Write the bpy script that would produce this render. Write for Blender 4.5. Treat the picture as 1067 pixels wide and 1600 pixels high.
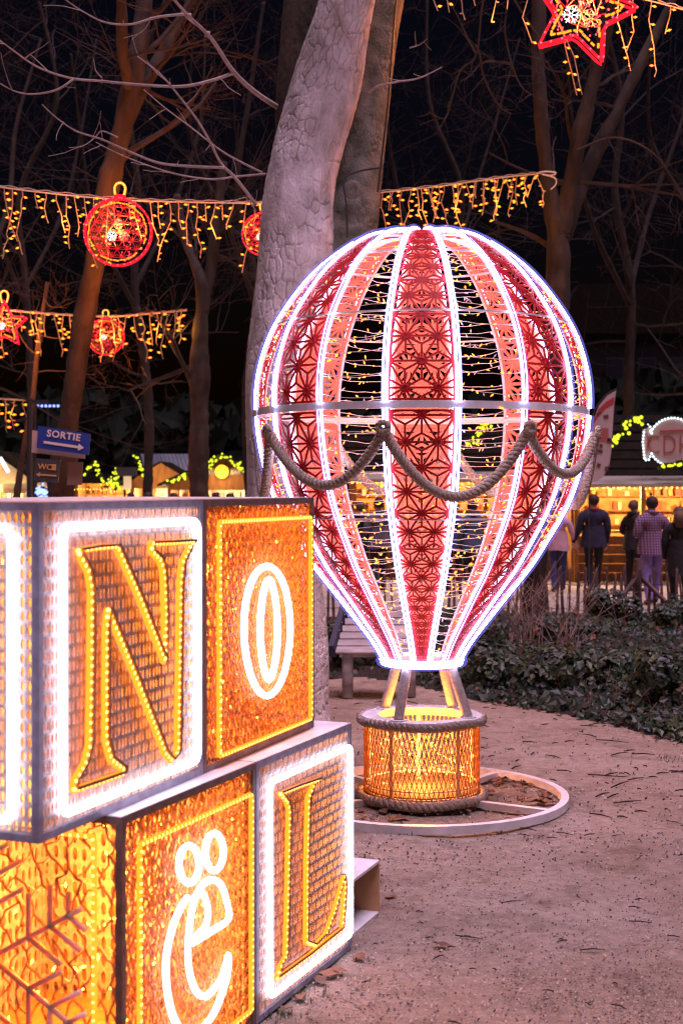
import bpy, math, random
import numpy as np
from mathutils import Vector, Matrix

for _o in list(bpy.data.objects):
    bpy.data.objects.remove(_o)
scene = bpy.context.scene
COL = scene.collection
PI = math.pi
R = math.radians

# ------------------------------------------------------------------ camera, night sky, exposure
CAM_H = 1.85          # eye height
FPX = 2222.0          # 50 mm lens in photograph pixels
HORIZON = 763.0
cam_data = bpy.data.cameras.new('camera')
cam = bpy.data.objects.new('camera', cam_data)
COL.objects.link(cam)
cam.location = (0, 0, CAM_H)
cam.rotation_euler = (PI / 2, 0, 0)
cam_data.sensor_fit = 'VERTICAL'
cam_data.sensor_height = 36
cam_data.lens = 50
cam_data.shift_y = -37 / 1600
cam_data.clip_end = 2000
cam_data.dof.use_dof = True
cam_data.dof.focus_distance = 7.7
cam_data.dof.aperture_fstop = 3.8
scene.camera = cam

world = bpy.data.worlds.new('World')
scene.world = world
world.use_nodes = True
wn = world.node_tree
bgn = wn.nodes['Background']
sky = wn.nodes.new('ShaderNodeTexSky')
sky.sky_type = 'NISHITA'
sky.sun_disc = False
sky.sun_elevation = R(-1)
sky.sun_rotation = R(200)
tint = wn.nodes.new('ShaderNodeMix')                 # night sky: far darker and bluer than the last twilight
tint.data_type = 'RGBA'
tint.blend_type = 'MULTIPLY'
tint.inputs[0].default_value = 1.0
tint.inputs[7].default_value = (0.5, 0.5, 1.25, 1)
wn.links.new(sky.outputs[0], tint.inputs[6])
wn.links.new(tint.outputs[2], bgn.inputs[0])
bgn.inputs[1].default_value = 0.0024

# weak soft skylight-like lamp standing for the glow of the town at night
sun_data = bpy.data.lights.new('night_sun', 'SUN')
sun_data.energy = 0.88
sun_data.angle = R(28)
sun_data.color = (0.95, 0.69, 1.0)
sun = bpy.data.objects.new('night_sun', sun_data)
COL.objects.link(sun)
SUN_DIR = Vector((0.14, -0.20, 0.96)).normalized()      # towards the lamp: behind the camera, to the right
sun.rotation_euler = SUN_DIR.to_track_quat('Z', 'Y').to_euler()

vs = scene.view_settings
vs.view_transform = 'Standard'
vs.look = 'None'
vs.exposure = 2.1          # the photograph is exposed for the lit ground, LEDs burn out
vs.gamma = 1.0
scene.render.engine = 'CYCLES'
cy = scene.cycles
cy.use_denoising = True
cy.max_bounces = 6
cy.diffuse_bounces = 3
cy.glossy_bounces = 2
cy.transparent_max_bounces = 12
cy.transmission_bounces = 2
cy.sample_clamp_indirect = 3.0
cy.sample_clamp_direct = 0.0
cy.caustics_reflective = False
cy.caustics_refractive = False
cy.use_light_tree = True
cy.filter_width = 1.15

rng = random.Random(7)
nrng = np.random.default_rng(11)


def at(px, py, D):
    """point of the place that the photograph shows at px, py when it stands D metres away"""
    return Vector(((px - 533.5) / FPX * D, D, CAM_H - (py - HORIZON) / FPX * D))


def gnd(px, py):
    """ground point seen at px, py"""
    D = CAM_H * FPX / (py - HORIZON)
    return Vector(((px - 533.5) / FPX * D, D, 0))


# ------------------------------------------------------------------ materials
MATS = {}


def mat(name, col, rough=0.6, metal=0.0, var=0.0, vscale=20.0, bump=0.0, bscale=60.0, emit=None, estr=0.0,
        spec=0.4, col2=None, sample=None, detail=4.0, stretch=None, transl=0.0):
    if name in MATS:
        return MATS[name]
    m = bpy.data.materials.new(name)
    m.use_nodes = True
    nt = m.node_tree
    b = nt.nodes['Principled BSDF']
    b.inputs['Base Color'].default_value = (*col, 1)
    b.inputs['Roughness'].default_value = rough
    b.inputs['Metallic'].default_value = metal
    b.inputs['Specular IOR Level'].default_value = spec
    if transl:
        b.inputs['Subsurface Weight'].default_value = transl
        b.inputs['Subsurface Scale'].default_value = 0.02
    if emit is not None:
        b.inputs['Emission Color'].default_value = (*emit, 1)
        b.inputs['Emission Strength'].default_value = estr
    if var or col2 or bump:
        tc = nt.nodes.new('ShaderNodeTexCoord')
        src = tc.outputs['Object']
        if stretch:
            mp = nt.nodes.new('ShaderNodeMapping')
            mp.inputs['Scale'].default_value = stretch
            nt.links.new(src, mp.inputs[0])
            src = mp.outputs[0]
        if var or col2:
            n = nt.nodes.new('ShaderNodeTexNoise')
            n.inputs['Scale'].default_value = vscale
            n.inputs['Detail'].default_value = detail
            nt.links.new(src, n.inputs['Vector'])
            cr = nt.nodes.new('ShaderNodeValToRGB')
            c2 = col2 if col2 else tuple(max(0, c * (1 - var)) for c in col)
            c1 = col if col2 else tuple(min(1, c * (1 + var * .6)) for c in col)
            cr.color_ramp.elements[0].position = 0.33
            cr.color_ramp.elements[1].position = 0.67
            cr.color_ramp.elements[0].color = (*c2, 1)
            cr.color_ramp.elements[1].color = (*c1, 1)
            nt.links.new(n.outputs['Fac'], cr.inputs[0])
            nt.links.new(cr.outputs[0], b.inputs['Base Color'])
        if bump:
            n2 = nt.nodes.new('ShaderNodeTexNoise')
            n2.inputs['Scale'].default_value = bscale
            n2.inputs['Detail'].default_value = 5
            nt.links.new(src, n2.inputs['Vector'])
            bm = nt.nodes.new('ShaderNodeBump')
            bm.inputs['Strength'].default_value = bump
            bm.inputs['Distance'].default_value = 0.02
            nt.links.new(n2.outputs['Fac'], bm.inputs['Height'])
            nt.links.new(bm.outputs[0], b.inputs['Normal'])
    if sample:
        m.cycles.emission_sampling = sample
    MATS[name] = m
    return m


def glow(name, col, strength, sample='AUTO'):
    """plain light-giving surface (bulb or LED rope)"""
    if name in MATS:
        return MATS[name]
    m = bpy.data.materials.new(name)
    m.use_nodes = True
    nt = m.node_tree
    nt.nodes.remove(nt.nodes['Principled BSDF'])
    e = nt.nodes.new('ShaderNodeEmission')
    e.inputs[0].default_value = (*col, 1)
    e.inputs[1].default_value = strength
    nt.links.new(e.outputs[0], nt.nodes['Material Output'].inputs[0])
    m.cycles.emission_sampling = sample
    MATS[name] = m
    return m


def halo_tube(name, col, strength, clear):
    """see-through sleeve round an LED rope: its faint emission is added as the blue glow fringe"""
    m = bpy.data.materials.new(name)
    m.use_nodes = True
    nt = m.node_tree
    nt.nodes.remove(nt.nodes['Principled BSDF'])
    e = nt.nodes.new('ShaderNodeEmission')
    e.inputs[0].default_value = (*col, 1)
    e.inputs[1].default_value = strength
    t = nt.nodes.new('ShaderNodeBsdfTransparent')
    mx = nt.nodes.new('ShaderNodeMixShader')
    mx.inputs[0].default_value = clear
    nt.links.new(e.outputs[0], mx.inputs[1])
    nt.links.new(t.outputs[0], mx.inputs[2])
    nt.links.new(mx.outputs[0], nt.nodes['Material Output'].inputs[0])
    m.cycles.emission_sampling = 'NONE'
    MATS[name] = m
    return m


M_LEDW = glow('led_cool_white', (0.64, 0.58, 1.0), 4.8)
M_LEDB = glow('led_cool_white_box', (0.74, 0.68, 1.0), 1.7)
M_HALO = halo_tube('led_halo_blue', (0.22, 0.20, 1.0), 0.34, 0.80)  # blue halo of the LEDs, put into an added glowing tube
M_BULB = glow('bulb_warm', (1.0, 0.20, 0.015), 1.1)
M_BULBIN = glow('bulb_warm_inside', (1.0, 0.27, 0.02), 9.0)
M_BULBG = glow('bulb_warm_balloon', (1.0, 0.22, 0.02), 1.3)
M_ROPEW = glow('rope_light_warm', (1.0, 0.23, 0.014), 0.62)
M_BEAD = glow('led_bead_warm', (1.0, 0.50, 0.12), 1.6)
M_REDL = glow('rope_light_red', (1.0, 0.008, 0.02), 0.6)
M_REDB = glow('bulb_red', (1.0, 0.06, 0.10), 0.9)
M_YELG = glow('bulb_yellow_green', (0.75, 0.80, 0.03), 0.45)
M_BLUEB = glow('bulb_blue_white', (0.25, 0.35, 1.0), 0.7, 'NONE')
M_COOLB = glow('bulb_cool_white', (0.75, 0.95, 1.0), 0.6)
M_STALLB = glow('bulb_stall', (1.0, 0.50, 0.09), 1.1)
M_WIRE = mat('wire_pale_pvc', (0.75, 0.62, 0.55), 0.5)
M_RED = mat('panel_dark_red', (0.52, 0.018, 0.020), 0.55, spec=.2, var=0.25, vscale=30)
M_RED_LIT = mat('panel_red_lit_inner', (0.90, 0.20, 0.135), 0.55, var=0.2, vscale=25)  # lit copy of the red panels, inside light put into the coral colour
M_WHITE = mat('white_painted_steel', (0.72, 0.68, 0.66), 0.45, var=0.18, vscale=9, bump=0.08, bscale=50)
M_STEEL = mat('bare_aluminium', (0.78, 0.76, 0.80), 0.45, metal=0.1, var=0.15, vscale=12)
M_WRAP = mat('strut_wrap_cord', (0.66, 0.56, 0.48), 0.9, var=0.2, vscale=60)
M_ROPE = mat('hemp_rope', (0.43, 0.34, 0.26), 0.9, var=0.35, vscale=90, bump=0.6, bscale=220)
M_FRAME = mat('box_frame_metal', (0.20, 0.14, 0.12), 0.4, metal=0.5, var=0.3, vscale=25)
M_FRAMEG = mat('box_frame_grey', (0.34, 0.32, 0.40), 0.4, metal=0.4, var=0.25, vscale=25)
M_LATW = mat('lattice_silver_plastic', (0.62, 0.50, 0.40), 0.45, var=0.3, vscale=40)
M_LATO = mat('lattice_gold_plastic', (0.66, 0.33, 0.10), 0.45, var=0.35, vscale=30)
M_WALLG = mat('letter_wall_bronze', (0.28, 0.13, 0.06), 0.4, var=0.3, vscale=40)
M_TUBEOFF = mat('unlit_rope_light', (0.85, 0.72, 0.66), 0.35, transl=0.8)
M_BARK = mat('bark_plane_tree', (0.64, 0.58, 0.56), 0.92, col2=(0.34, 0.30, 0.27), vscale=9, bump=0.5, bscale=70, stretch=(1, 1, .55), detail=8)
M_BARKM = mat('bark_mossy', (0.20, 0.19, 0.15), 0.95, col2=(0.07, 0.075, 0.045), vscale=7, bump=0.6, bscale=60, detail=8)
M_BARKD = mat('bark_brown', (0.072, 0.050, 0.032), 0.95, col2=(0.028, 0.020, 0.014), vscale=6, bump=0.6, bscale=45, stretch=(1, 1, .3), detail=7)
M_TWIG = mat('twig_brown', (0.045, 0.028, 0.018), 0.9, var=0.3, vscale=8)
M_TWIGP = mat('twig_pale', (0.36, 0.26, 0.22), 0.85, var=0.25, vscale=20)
M_WOOD = mat('weathered_planks', (0.42, 0.38, 0.37), 0.85, var=0.35, vscale=12, bump=0.3, bscale=60, stretch=(.25, 1, 1))
M_WOODO = mat('stall_wood', (0.36, 0.18, 0.075), 0.7, var=0.35, vscale=6, stretch=(1, 1, .3))
M_DARK = mat('dark_metal', (0.03, 0.03, 0.035), 0.5)
M_LEAFB = mat('dead_leaf', (0.22, 0.095, 0.045), 0.8, col2=(0.10, 0.05, 0.03), vscale=14)


# ------------------------------------------------------------------ mesh builder
class MB:
    def __init__(self):
        self.v, self.f, self.m = [], [], []

    def add(self, vs_, fs_, mi=0):
        o = len(self.v)
        self.v.extend([tuple(p) for p in vs_])
        self.f.extend([tuple(i + o for i in q) for q in fs_])
        self.m.extend([mi] * len(fs_))

    def box(self, c, s, rot=None, mi=0):
        c = Vector(c)
        vs_ = []
        for sx in (-.5, .5):
            for sy in (-.5, .5):
                for sz in (-.5, .5):
                    p = Vector((sx * s[0], sy * s[1], sz * s[2]))
                    if rot is not None:
                        p = rot @ p
                    vs_.append(c + p)
        self.add(vs_, [(0, 1, 3, 2), (4, 6, 7, 5), (0, 4, 5, 1), (2, 3, 7, 6), (0, 2, 6, 4), (1, 5, 7, 3)], mi)

    def beam(self, p, q, w, d, up=(0, 0, 1), mi=0):
        """rectangular bar from p to q, w across, d along up"""
        p, q = Vector(p), Vector(q)
        t = (q - p).normalized()
        u = Vector(up)
        u = u - t * u.dot(t)
        if u.length < 1e-5:
            u = t.orthogonal()
        u.normalize()
        s = t.cross(u)
        vs_ = []
        for e in (p, q):
            for a, b in ((-1, -1), (1, -1), (1, 1), (-1, 1)):
                vs_.append(e + s * (a * w / 2) + u * (b * d / 2))
        self.add(vs_, [(0, 1, 2, 3), (7, 6, 5, 4), (0, 4, 5, 1), (1, 5, 6, 2), (2, 6, 7, 3), (3, 7, 4, 0)], mi)

    def tube(self, pts, r, n=6, closed=False, caps=True, mi=0, flat=1.0):
        pts = [Vector(p) for p in pts]
        k = len(pts)
        if not hasattr(r, '__len__'):
            r = [r] * k
        vs_ = []
        u = None
        for i in range(k):
            if closed:
                t = pts[(i + 1) % k] - pts[i - 1]
            else:
                t = pts[min(i + 1, k - 1)] - pts[max(i - 1, 0)]
            if t.length < 1e-9:
                t = Vector((0, 0, 1))
            t.normalize()
            if u is None:
                u = t.orthogonal().normalized()
            else:
                u = u - t * u.dot(t)
                if u.length < 1e-6:
                    u = t.orthogonal()
                u.normalize()
            w = t.cross(u)
            for j in range(n):
                a = 2 * PI * j / n
                vs_.append(pts[i] + u * (math.cos(a) * r[i]) + w * (math.sin(a) * r[i] * flat))
        fs_ = []
        for i in range(k if closed else k - 1):
            i2 = (i + 1) % k
            for j in range(n):
                j2 = (j + 1) % n
                fs_.append((i * n + j, i * n + j2, i2 * n + j2, i2 * n + j))
        if caps and not closed:
            fs_.append(tuple(range(n - 1, -1, -1)))
            fs_.append(tuple((k - 1) * n + j for j in range(n)))
        self.add(vs_, fs_, mi)

    def rope(self, pts, rad, pitch, n=6, closed=False, mi=0):
        """three-strand twisted rope along a path"""
        pts = [Vector(p) for p in pts]
        seg = [(pts[i + 1] - pts[i]).length for i in range(len(pts) - 1)]
        if closed:
            pts = pts + [pts[0]]
            seg.append((pts[-1] - pts[-2]).length)
        L = sum(seg)
        if closed:
            pitch = L / max(1, round(L / pitch))
        steps = max(8, int(L / pitch * 8))
        out = []
        cum = [0]
        for s in seg:
            cum.append(cum[-1] + s)
        j = 0
        for i in range(steps + (0 if closed else 1)):
            s = L * i / steps
            while j < len(seg) - 1 and cum[j + 1] < s:
                j += 1
            f = (s - cum[j]) / max(seg[j], 1e-9)
            out.append((pts[j].lerp(pts[j + 1], f), (pts[j + 1] - pts[j]).normalized(), s))
        for k in range(3):
            path = []
            for p, t, s in out:
                u = Vector((0, 0, 1)) - t * t.z
                if u.length < 0.05:
                    u = Vector((0, 1, 0)) - t * t.y
                u.normalize()
                w = t.cross(u)
                a = 2 * PI * (s / pitch + k / 3)
                path.append(p + (u * math.cos(a) + w * math.sin(a)) * rad * .5)
            self.tube(path, rad * .56, n, closed=closed, mi=mi)

    def octa(self, c, r, axis=None, ln=None, mi=0):
        c = Vector(c)
        if axis is None:
            ax = Vector((0, 0, 1))
        else:
            ax = Vector(axis).normalized()
        u = ax.orthogonal().normalized()
        w = ax.cross(u)
        ln = ln or r
        self.add([c + ax * ln, c + u * r, c + w * r, c - u * r, c - w * r, c - ax * ln],
                 [(0, 1, 2), (0, 2, 3), (0, 3, 4), (0, 4, 1), (5, 2, 1), (5, 3, 2), (5, 4, 3), (5, 1, 4)], mi)

    def ball(self, c, r, n=8, rings=5, mi=0, sc=(1, 1, 1)):
        c = Vector(c)
        vs_ = [c + Vector((0, 0, r * sc[2]))]
        for i in range(1, rings):
            a = PI * i / rings
            for j in range(n):
                b = 2 * PI * j / n
                vs_.append(c + Vector((math.sin(a) * math.cos(b) * r * sc[0], math.sin(a) * math.sin(b) * r * sc[1], math.cos(a) * r * sc[2])))
        vs_.append(c - Vector((0, 0, r * sc[2])))
        fs_ = [(0, 1 + j, 1 + (j + 1) % n) for j in range(n)]
        for i in range(rings - 2):
            for j in range(n):
                a, b = 1 + i * n + j, 1 + i * n + (j + 1) % n
                fs_.append((a, a + n, b + n, b))
        e = len(vs_) - 1
        o = 1 + (rings - 2) * n
        fs_ += [(e, o + (j + 1) % n, o + j) for j in range(n)]
        self.add(vs_, fs_, mi)

    def lathe(self, prof, n=32, c=(0, 0, 0), mi=0, closed=False):
        """prof: list of (r, z)"""
        vs_ = []
        for r, z in prof:
            for j in range(n):
                a = 2 * PI * j / n
                vs_.append((c[0] + r * math.cos(a), c[1] + r * math.sin(a), c[2] + z))
        fs_ = []
        k = len(prof)
        for i in range(k if closed else k - 1):
            i2 = (i + 1) % k
            for j in range(n):
                j2 = (j + 1) % n
                fs_.append((i * n + j, i * n + j2, i2 * n + j2, i2 * n + j))
        self.add(vs_, fs_, mi)

    def prism(self, poly, thick, frame=None, mi=0):
        """flat polygon (x, z) extruded by thick along y; frame = Matrix or None"""
        n = len(poly)
        vs_ = [Vector((p[0], 0, p[1])) for p in poly] + [Vector((p[0], thick, p[1])) for p in poly]
        if frame is not None:
            vs_ = [frame @ v for v in vs_]
        fs_ = [tuple(range(n)), tuple(range(2 * n - 1, n - 1, -1))]
        fs_ += [(i, (i + 1) % n + 0, (i + 1) % n + n, i + n)[::-1] for i in range(n)]
        self.add(vs_, fs_, mi)

    def mesh(self, name, mats, smooth=False):
        me = bpy.data.meshes.new(name)
        me.from_pydata(self.v, [], self.f)
        if not isinstance(mats, (list, tuple)):
            mats = [mats]
        for m in mats:
            me.materials.append(m)
        if len(mats) > 1:
            me.polygons.foreach_set('material_index', self.m)
        if smooth:
            me.polygons.foreach_set('use_smooth', [True] * len(self.f))
        me.update()
        return me

    def build(self, name, mats, parent=None, smooth=False, kind=None, off=None):
        if off is not None:
            off = Vector(off)
            self.v = [tuple(Vector(p) - off) for p in self.v]
        return link(name, self.mesh(name, mats, smooth), parent, kind)


def link(name, me, parent=None, kind=None, loc=None, rz=None):
    o = bpy.data.objects.new(name, me)
    COL.objects.link(o)
    if parent is not None:
        o.parent = parent
    if kind:
        o['kind'] = kind
    if loc is not None:
        o.location = loc
    if rz is not None:
        o.rotation_euler = (0, 0, rz)
    return o


def thing(name, label, cat, loc=(0, 0, 0), rz=0.0, group=None):
    o = bpy.data.objects.new(name, None)
    COL.objects.link(o)
    o.empty_display_size = 0.2
    o.location = loc
    o.rotation_euler = (0, 0, rz)
    tag(o, label, cat, group)
    return o


def tag(o, label, cat, group=None):
    o['label'] = label
    o['category'] = cat
    if group:
        o['group'] = group
    return o


def text_mesh(s, size, mats, extrude=0.004, bold=0.0, align='CENTER', shear=0.0, width=1.0):
    cu = bpy.data.curves.new('lettering', 'FONT')
    cu.body = s
    cu.size = size
    cu.extrude = extrude
    cu.offset = bold
    cu.align_x = align
    cu.align_y = 'CENTER'
    cu.resolution_u = 3
    cu.space_character = width
    ob = bpy.data.objects.new('lettering_tmp', cu)
    COL.objects.link(ob)
    dg = bpy.context.evaluated_depsgraph_get()
    me = bpy.data.meshes.new_from_object(ob.evaluated_get(dg))
    bpy.data.objects.remove(ob)
    me.materials.clear()
    me.materials.append(mats)
    return me


def spline(pts, n=8, closed=False):
    """Catmull-Rom through points"""
    P = [Vector(p) for p in pts]
    k = len(P)
    out = []
    rngk = range(k if closed else k - 1)
    for i in rngk:
        if closed:
            a, b, c, d = P[i - 1], P[i], P[(i + 1) % k], P[(i + 2) % k]
        else:
            a, b, c, d = P[max(i - 1, 0)], P[i], P[i + 1], P[min(i + 2, k - 1)]
        for j in range(n):
            t = j / n
            out.append(0.5 * ((2 * b) + (c - a) * t + (2 * a - 5 * b + 4 * c - d) * t * t + (3 * b - a - 3 * c + d) * t ** 3))
    if not closed:
        out.append(P[-1])
    return out


def resample(pts, step, closed=False):
    P = [Vector(p) for p in pts]
    if closed:
        P = P + [P[0]]
    out, carry = [P[0].copy()], 0.0
    for i in range(len(P) - 1):
        d = (P[i + 1] - P[i]).length
        s = step - carry
        while s <= d:
            out.append(P[i].lerp(P[i + 1], s / d))
            s += step
        carry = d - (s - step)
    return out


def point(parent, loc, energy, col, rad=.08):
    l = bpy.data.lights.new('lamp_light', 'POINT')
    l.energy = energy
    l.color = col
    l.shadow_soft_size = rad
    o = bpy.data.objects.new('lamp_light', l)
    COL.objects.link(o)
    o.parent = parent
    o.location = loc
    return o


# ------------------------------------------------------------------ ground
def ground_material():
    m = bpy.data.materials.new('sandy_ground')
    m.use_nodes = True
    nt = m.node_tree
    b = nt.nodes['Principled BSDF']
    b.inputs['Roughness'].default_value = 0.93
    b.inputs['Specular IOR Level'].default_value = 0.25
    tc = nt.nodes.new('ShaderNodeTexCoord')

    def noise(scale, det, rough=.6):
        n = nt.nodes.new('ShaderNodeTexNoise')
        n.inputs['Scale'].default_value = scale
        n.inputs['Detail'].default_value = det
        n.inputs['Roughness'].default_value = rough
        nt.links.new(tc.outputs['Object'], n.inputs['Vector'])
        return n

    def ramp(src, p0, c0, p1, c1):
        r = nt.nodes.new('ShaderNodeValToRGB')
        r.color_ramp.elements[0].position = p0
        r.color_ramp.elements[1].position = p1
        r.color_ramp.elements[0].color = (*c0, 1)
        r.color_ramp.elements[1].color = (*c1, 1)
        nt.links.new(src, r.inputs[0])
        return r

    def mixc(f, a, bb, mode='MIX'):
        x = nt.nodes.new('ShaderNodeMix')
        x.data_type = 'RGBA'
        x.blend_type = mode
        if isinstance(f, float):
            x.inputs[0].default_value = f
        else:
            nt.links.new(f, x.inputs[0])
        nt.links.new(a, x.inputs[6])
        nt.links.new(bb, x.inputs[7])
        return x.outputs[2]

    n1 = noise(0.9, 6)
    n2 = noise(14, 8, .7)
    n3 = noise(110, 4, .7)
    n4 = noise(3.2, 5, .65)
    c1 = ramp(n1.outputs[0], .30, (.50, .37, .27), .65, (.70, .56, .44))
    c2 = ramp(n2.outputs[0], .33, (.60, .57, .54), .62, (1, 1, 1))
    c3 = ramp(n3.outputs[0], .30, (.55, .53, .52), .68, (1.0, 1.0, 1.0))
    c4 = ramp(n4.outputs[0], .52, (1, 1, 1), .70, (.42, .37, .31))
    o = mixc(.75, c1.outputs[0], c2.outputs[0], 'MULTIPLY')
    o = mixc(.8, o, c3.outputs[0], 'MULTIPLY')
    o = mixc(.7, o, c4.outputs[0], 'MULTIPLY')
    nt.links.new(o, b.inputs['Base Color'])
    ad = nt.nodes.new('ShaderNodeMath')
    ad.operation = 'MULTIPLY_ADD'
    nt.links.new(n3.outputs[0], ad.inputs[0])
    ad.inputs[1].default_value = 0.35
    nt.links.new(n2.outputs[0], ad.inputs[2])
    bm = nt.nodes.new('ShaderNodeBump')
    bm.inputs['Strength'].default_value = 1.0
    bm.inputs['Distance'].default_value = 0.05
    nt.links.new(ad.outputs[0], bm.inputs['Height'])
    nt.links.new(bm.outputs[0], b.inputs['Normal'])
    return m


def value_noise(x, y, seed=0):
    xi, yi = np.floor(x).astype(int), np.floor(y).astype(int)
    fx, fy = x - xi, y - yi
    fx, fy = fx * fx * (3 - 2 * fx), fy * fy * (3 - 2 * fy)

    def h(a, b):
        n = (a * 374761393 + b * 668265263 + seed * 1442695041) & 0x7fffffff
        n = ((n ^ (n >> 13)) * 1274126177) & 0x7fffffff
        return ((n ^ (n >> 16)) & 0xffff) / 65535.0
    return (h(xi, yi) * (1 - fx) + h(xi + 1, yi) * fx) * (1 - fy) + (h(xi, yi + 1) * (1 - fx) + h(xi + 1, yi + 1) * fx) * fy


def grid_mesh(name, xs, ys, zfun, mats, smooth=True):
    X, Y = np.meshgrid(np.array(xs), np.array(ys))
    Z = zfun(X, Y)
    v = np.stack([X.ravel(), Y.ravel(), Z.ravel()], 1)
    nx, ny = len(xs), len(ys)
    i = np.arange((nx - 1) * (ny - 1))
    a = (i // (nx - 1)) * nx + i % (nx - 1)
    f = np.stack([a, a + 1, a + 1 + nx, a + nx], 1)
    me = bpy.data.meshes.new(name)
    me.from_pydata(v.tolist(), [], f.tolist())
    me.materials.append(mats)
    if smooth:
        me.polygons.foreach_set('use_smooth', [True] * len(f))
    return me


def ground_z(X, Y):
    near = np.clip((16 - Y) / 4, 0, 1) * np.clip((6 - np.abs(X)) / 2, 0, 1)
    z = (value_noise(X * 1.3, Y * 1.3, 1) - .5) * .020 + (value_noise(X * 5, Y * 5, 2) - .5) * .014 + (value_noise(X * 13, Y * 13, 3) - .5) * .009
    return z * near - 0.008


M_GROUND = ground_material()
xs = [-300, -80, -30, -12, -7] + [i * .05 for i in range(-90, 101)] + [7, 12, 30, 80, 300]
ys = [-60, -15, -3, 1] + [2.5 + i * .06 for i in range(180)] + [14, 16, 20, 40, 90, 400]
link('ground', grid_mesh('ground', xs, ys, ground_z, M_GROUND), kind='structure')

# paved market lane behind the paling fence
M_PAVE = mat('market_paving', (0.36, 0.30, 0.24), 0.85, var=0.25, vscale=1.5, bump=0.2, bscale=30)
mb = MB()
mb.add([(-14, 20.4, .006), (14, 20.4, .006), (14, 50, .006), (-14, 50, .006)], [(0, 1, 2, 3)])
mb.build('market_pavement', M_PAVE, kind='structure')

# ------------------------------------------------------------------ balloon light sculpture
K = 1.121                                   # metres per layout unit of the sculpture
BX, BY = .424 * K, 7.53 * K
front = -math.atan2(BX, BY)
balloon = thing('balloon_sculpture', 'glowing red and white hot-air balloon light sculpture standing on a white ground ring', 'light sculpture', (BX, BY, 0), -front * -1)
balloon.rotation_euler = (0, 0, front)
prof = [(.735, .19), (.847, .256), (.982, .36), (1.118, .468), (1.253, .576), (1.389, .663), (1.525, .744), (1.66, .804), (1.864, .858),
        (2.06, .88), (2.20, .875), (2.338, .845), (2.474, .792), (2.609, .708), (2.745, .60), (2.847, .486), (2.94, .345), (2.978, .22), (2.988, .11)]
PR = spline([(r * K * .985, 0, z * K) for z, r in prof], 10)
PS = [0.0]
for i in range(1, len(PR)):
    PS.append(PS[-1] + (PR[i] - PR[i - 1]).length)
PS = np.array(PS)
PRr = np.array([p.x for p in PR])
PRz = np.array([p.z for p in PR])
SMAX = PS[-1]
NG = 16
GA = 2 * PI / NG


def surf(phi, s, out=0.0):
    r = float(np.interp(s, PS, PRr))
    z = float(np.interp(s, PS, PRz))
    e = 0.01
    dr = float(np.interp(min(s + e, SMAX), PS, PRr) - np.interp(max(s - e, 0), PS, PRr))
    dz = float(np.interp(min(s + e, SMAX), PS, PRz) - np.interp(max(s - e, 0), PS, PRz))
    l = math.hypot(dr, dz) or 1
    nr, nz = dz / l, -dr / l
    rr = r + out * nr
    return Vector((rr * math.sin(phi), -rr * math.cos(phi), z + out * nz))


def surf_n(phi, s):
    return (surf(phi, s, 0.01) - surf(phi, s, 0)).normalized()


ZB = 2.045 * K
ib = int(np.argmin(np.abs(PRz - ZB)))
SB = float(PS[ib])

# sixteen ribs, each with a double LED line on its outer edge
for g in range(NG):
    phi = (g + .5) * GA
    ss = np.linspace(0, SMAX, 46)
    mb = MB()
    for i in range(len(ss) - 1):
        p, q = surf(phi, ss[i]), surf(phi, ss[i + 1])
        mb.beam(p, q, .015, .014, up=surf_n(phi, (ss[i] + ss[i + 1]) / 2))
    rib = mb.build('rib', M_WHITE, balloon)
    tang = Vector((math.cos(phi), math.sin(phi), 0))
    for half in ((0.0, SB - .02), (SB + .02, SMAX)):
        hs = np.linspace(half[0], half[1], 30)
        for sd in (-1, 1):
            mb = MB()
            mb.tube([surf(phi, s, .017) + tang * (.0116 * sd) for s in hs], .0056, 5)
            mb.build('led_strip', M_LEDW, rib, smooth=True)
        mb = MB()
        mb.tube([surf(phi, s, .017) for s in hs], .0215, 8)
        mb.build('led_halo', M_HALO, rib, smooth=True)
        mb = MB()
        mb.tube([surf(phi, s, .0255) for s in hs], .0036, 4)
        mb.build('seam_wire', M_DARK, rib)

# red cut-out panels (hemp-leaf star pattern) in every other gore
HWA = GA / 2 * .90


def clipseg(p, q, lo, hi):
    """clip a (w, t) segment to |w| <= 1 and lo <= t <= hi"""
    x0, y0 = p
    x1, y1 = q
    t0, t1 = 0., 1.
    dx, dy = x1 - x0, y1 - y0
    for a, b in ((-dx, x0 + 1), (dx, 1 - x0), (-dy, y0 - lo), (dy, hi - y0)):
        if abs(a) < 1e-9:
            if b < 0:
                return None
        else:
            r = b / a
            if a < 0:
                t0 = max(t0, r)
            else:
                t1 = min(t1, r)
    if t1 - t0 < 1e-3:
        return None
    return (x0 + t0 * dx, y0 + t0 * dy), (x0 + t1 * dx, y0 + t1 * dy)


TS = np.concatenate([[0], np.cumsum(np.diff(PS) / ((PRr[1:] + PRr[:-1]) / 2 * HWA))])
TB = float(np.interp(SB, PS, TS))


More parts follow.
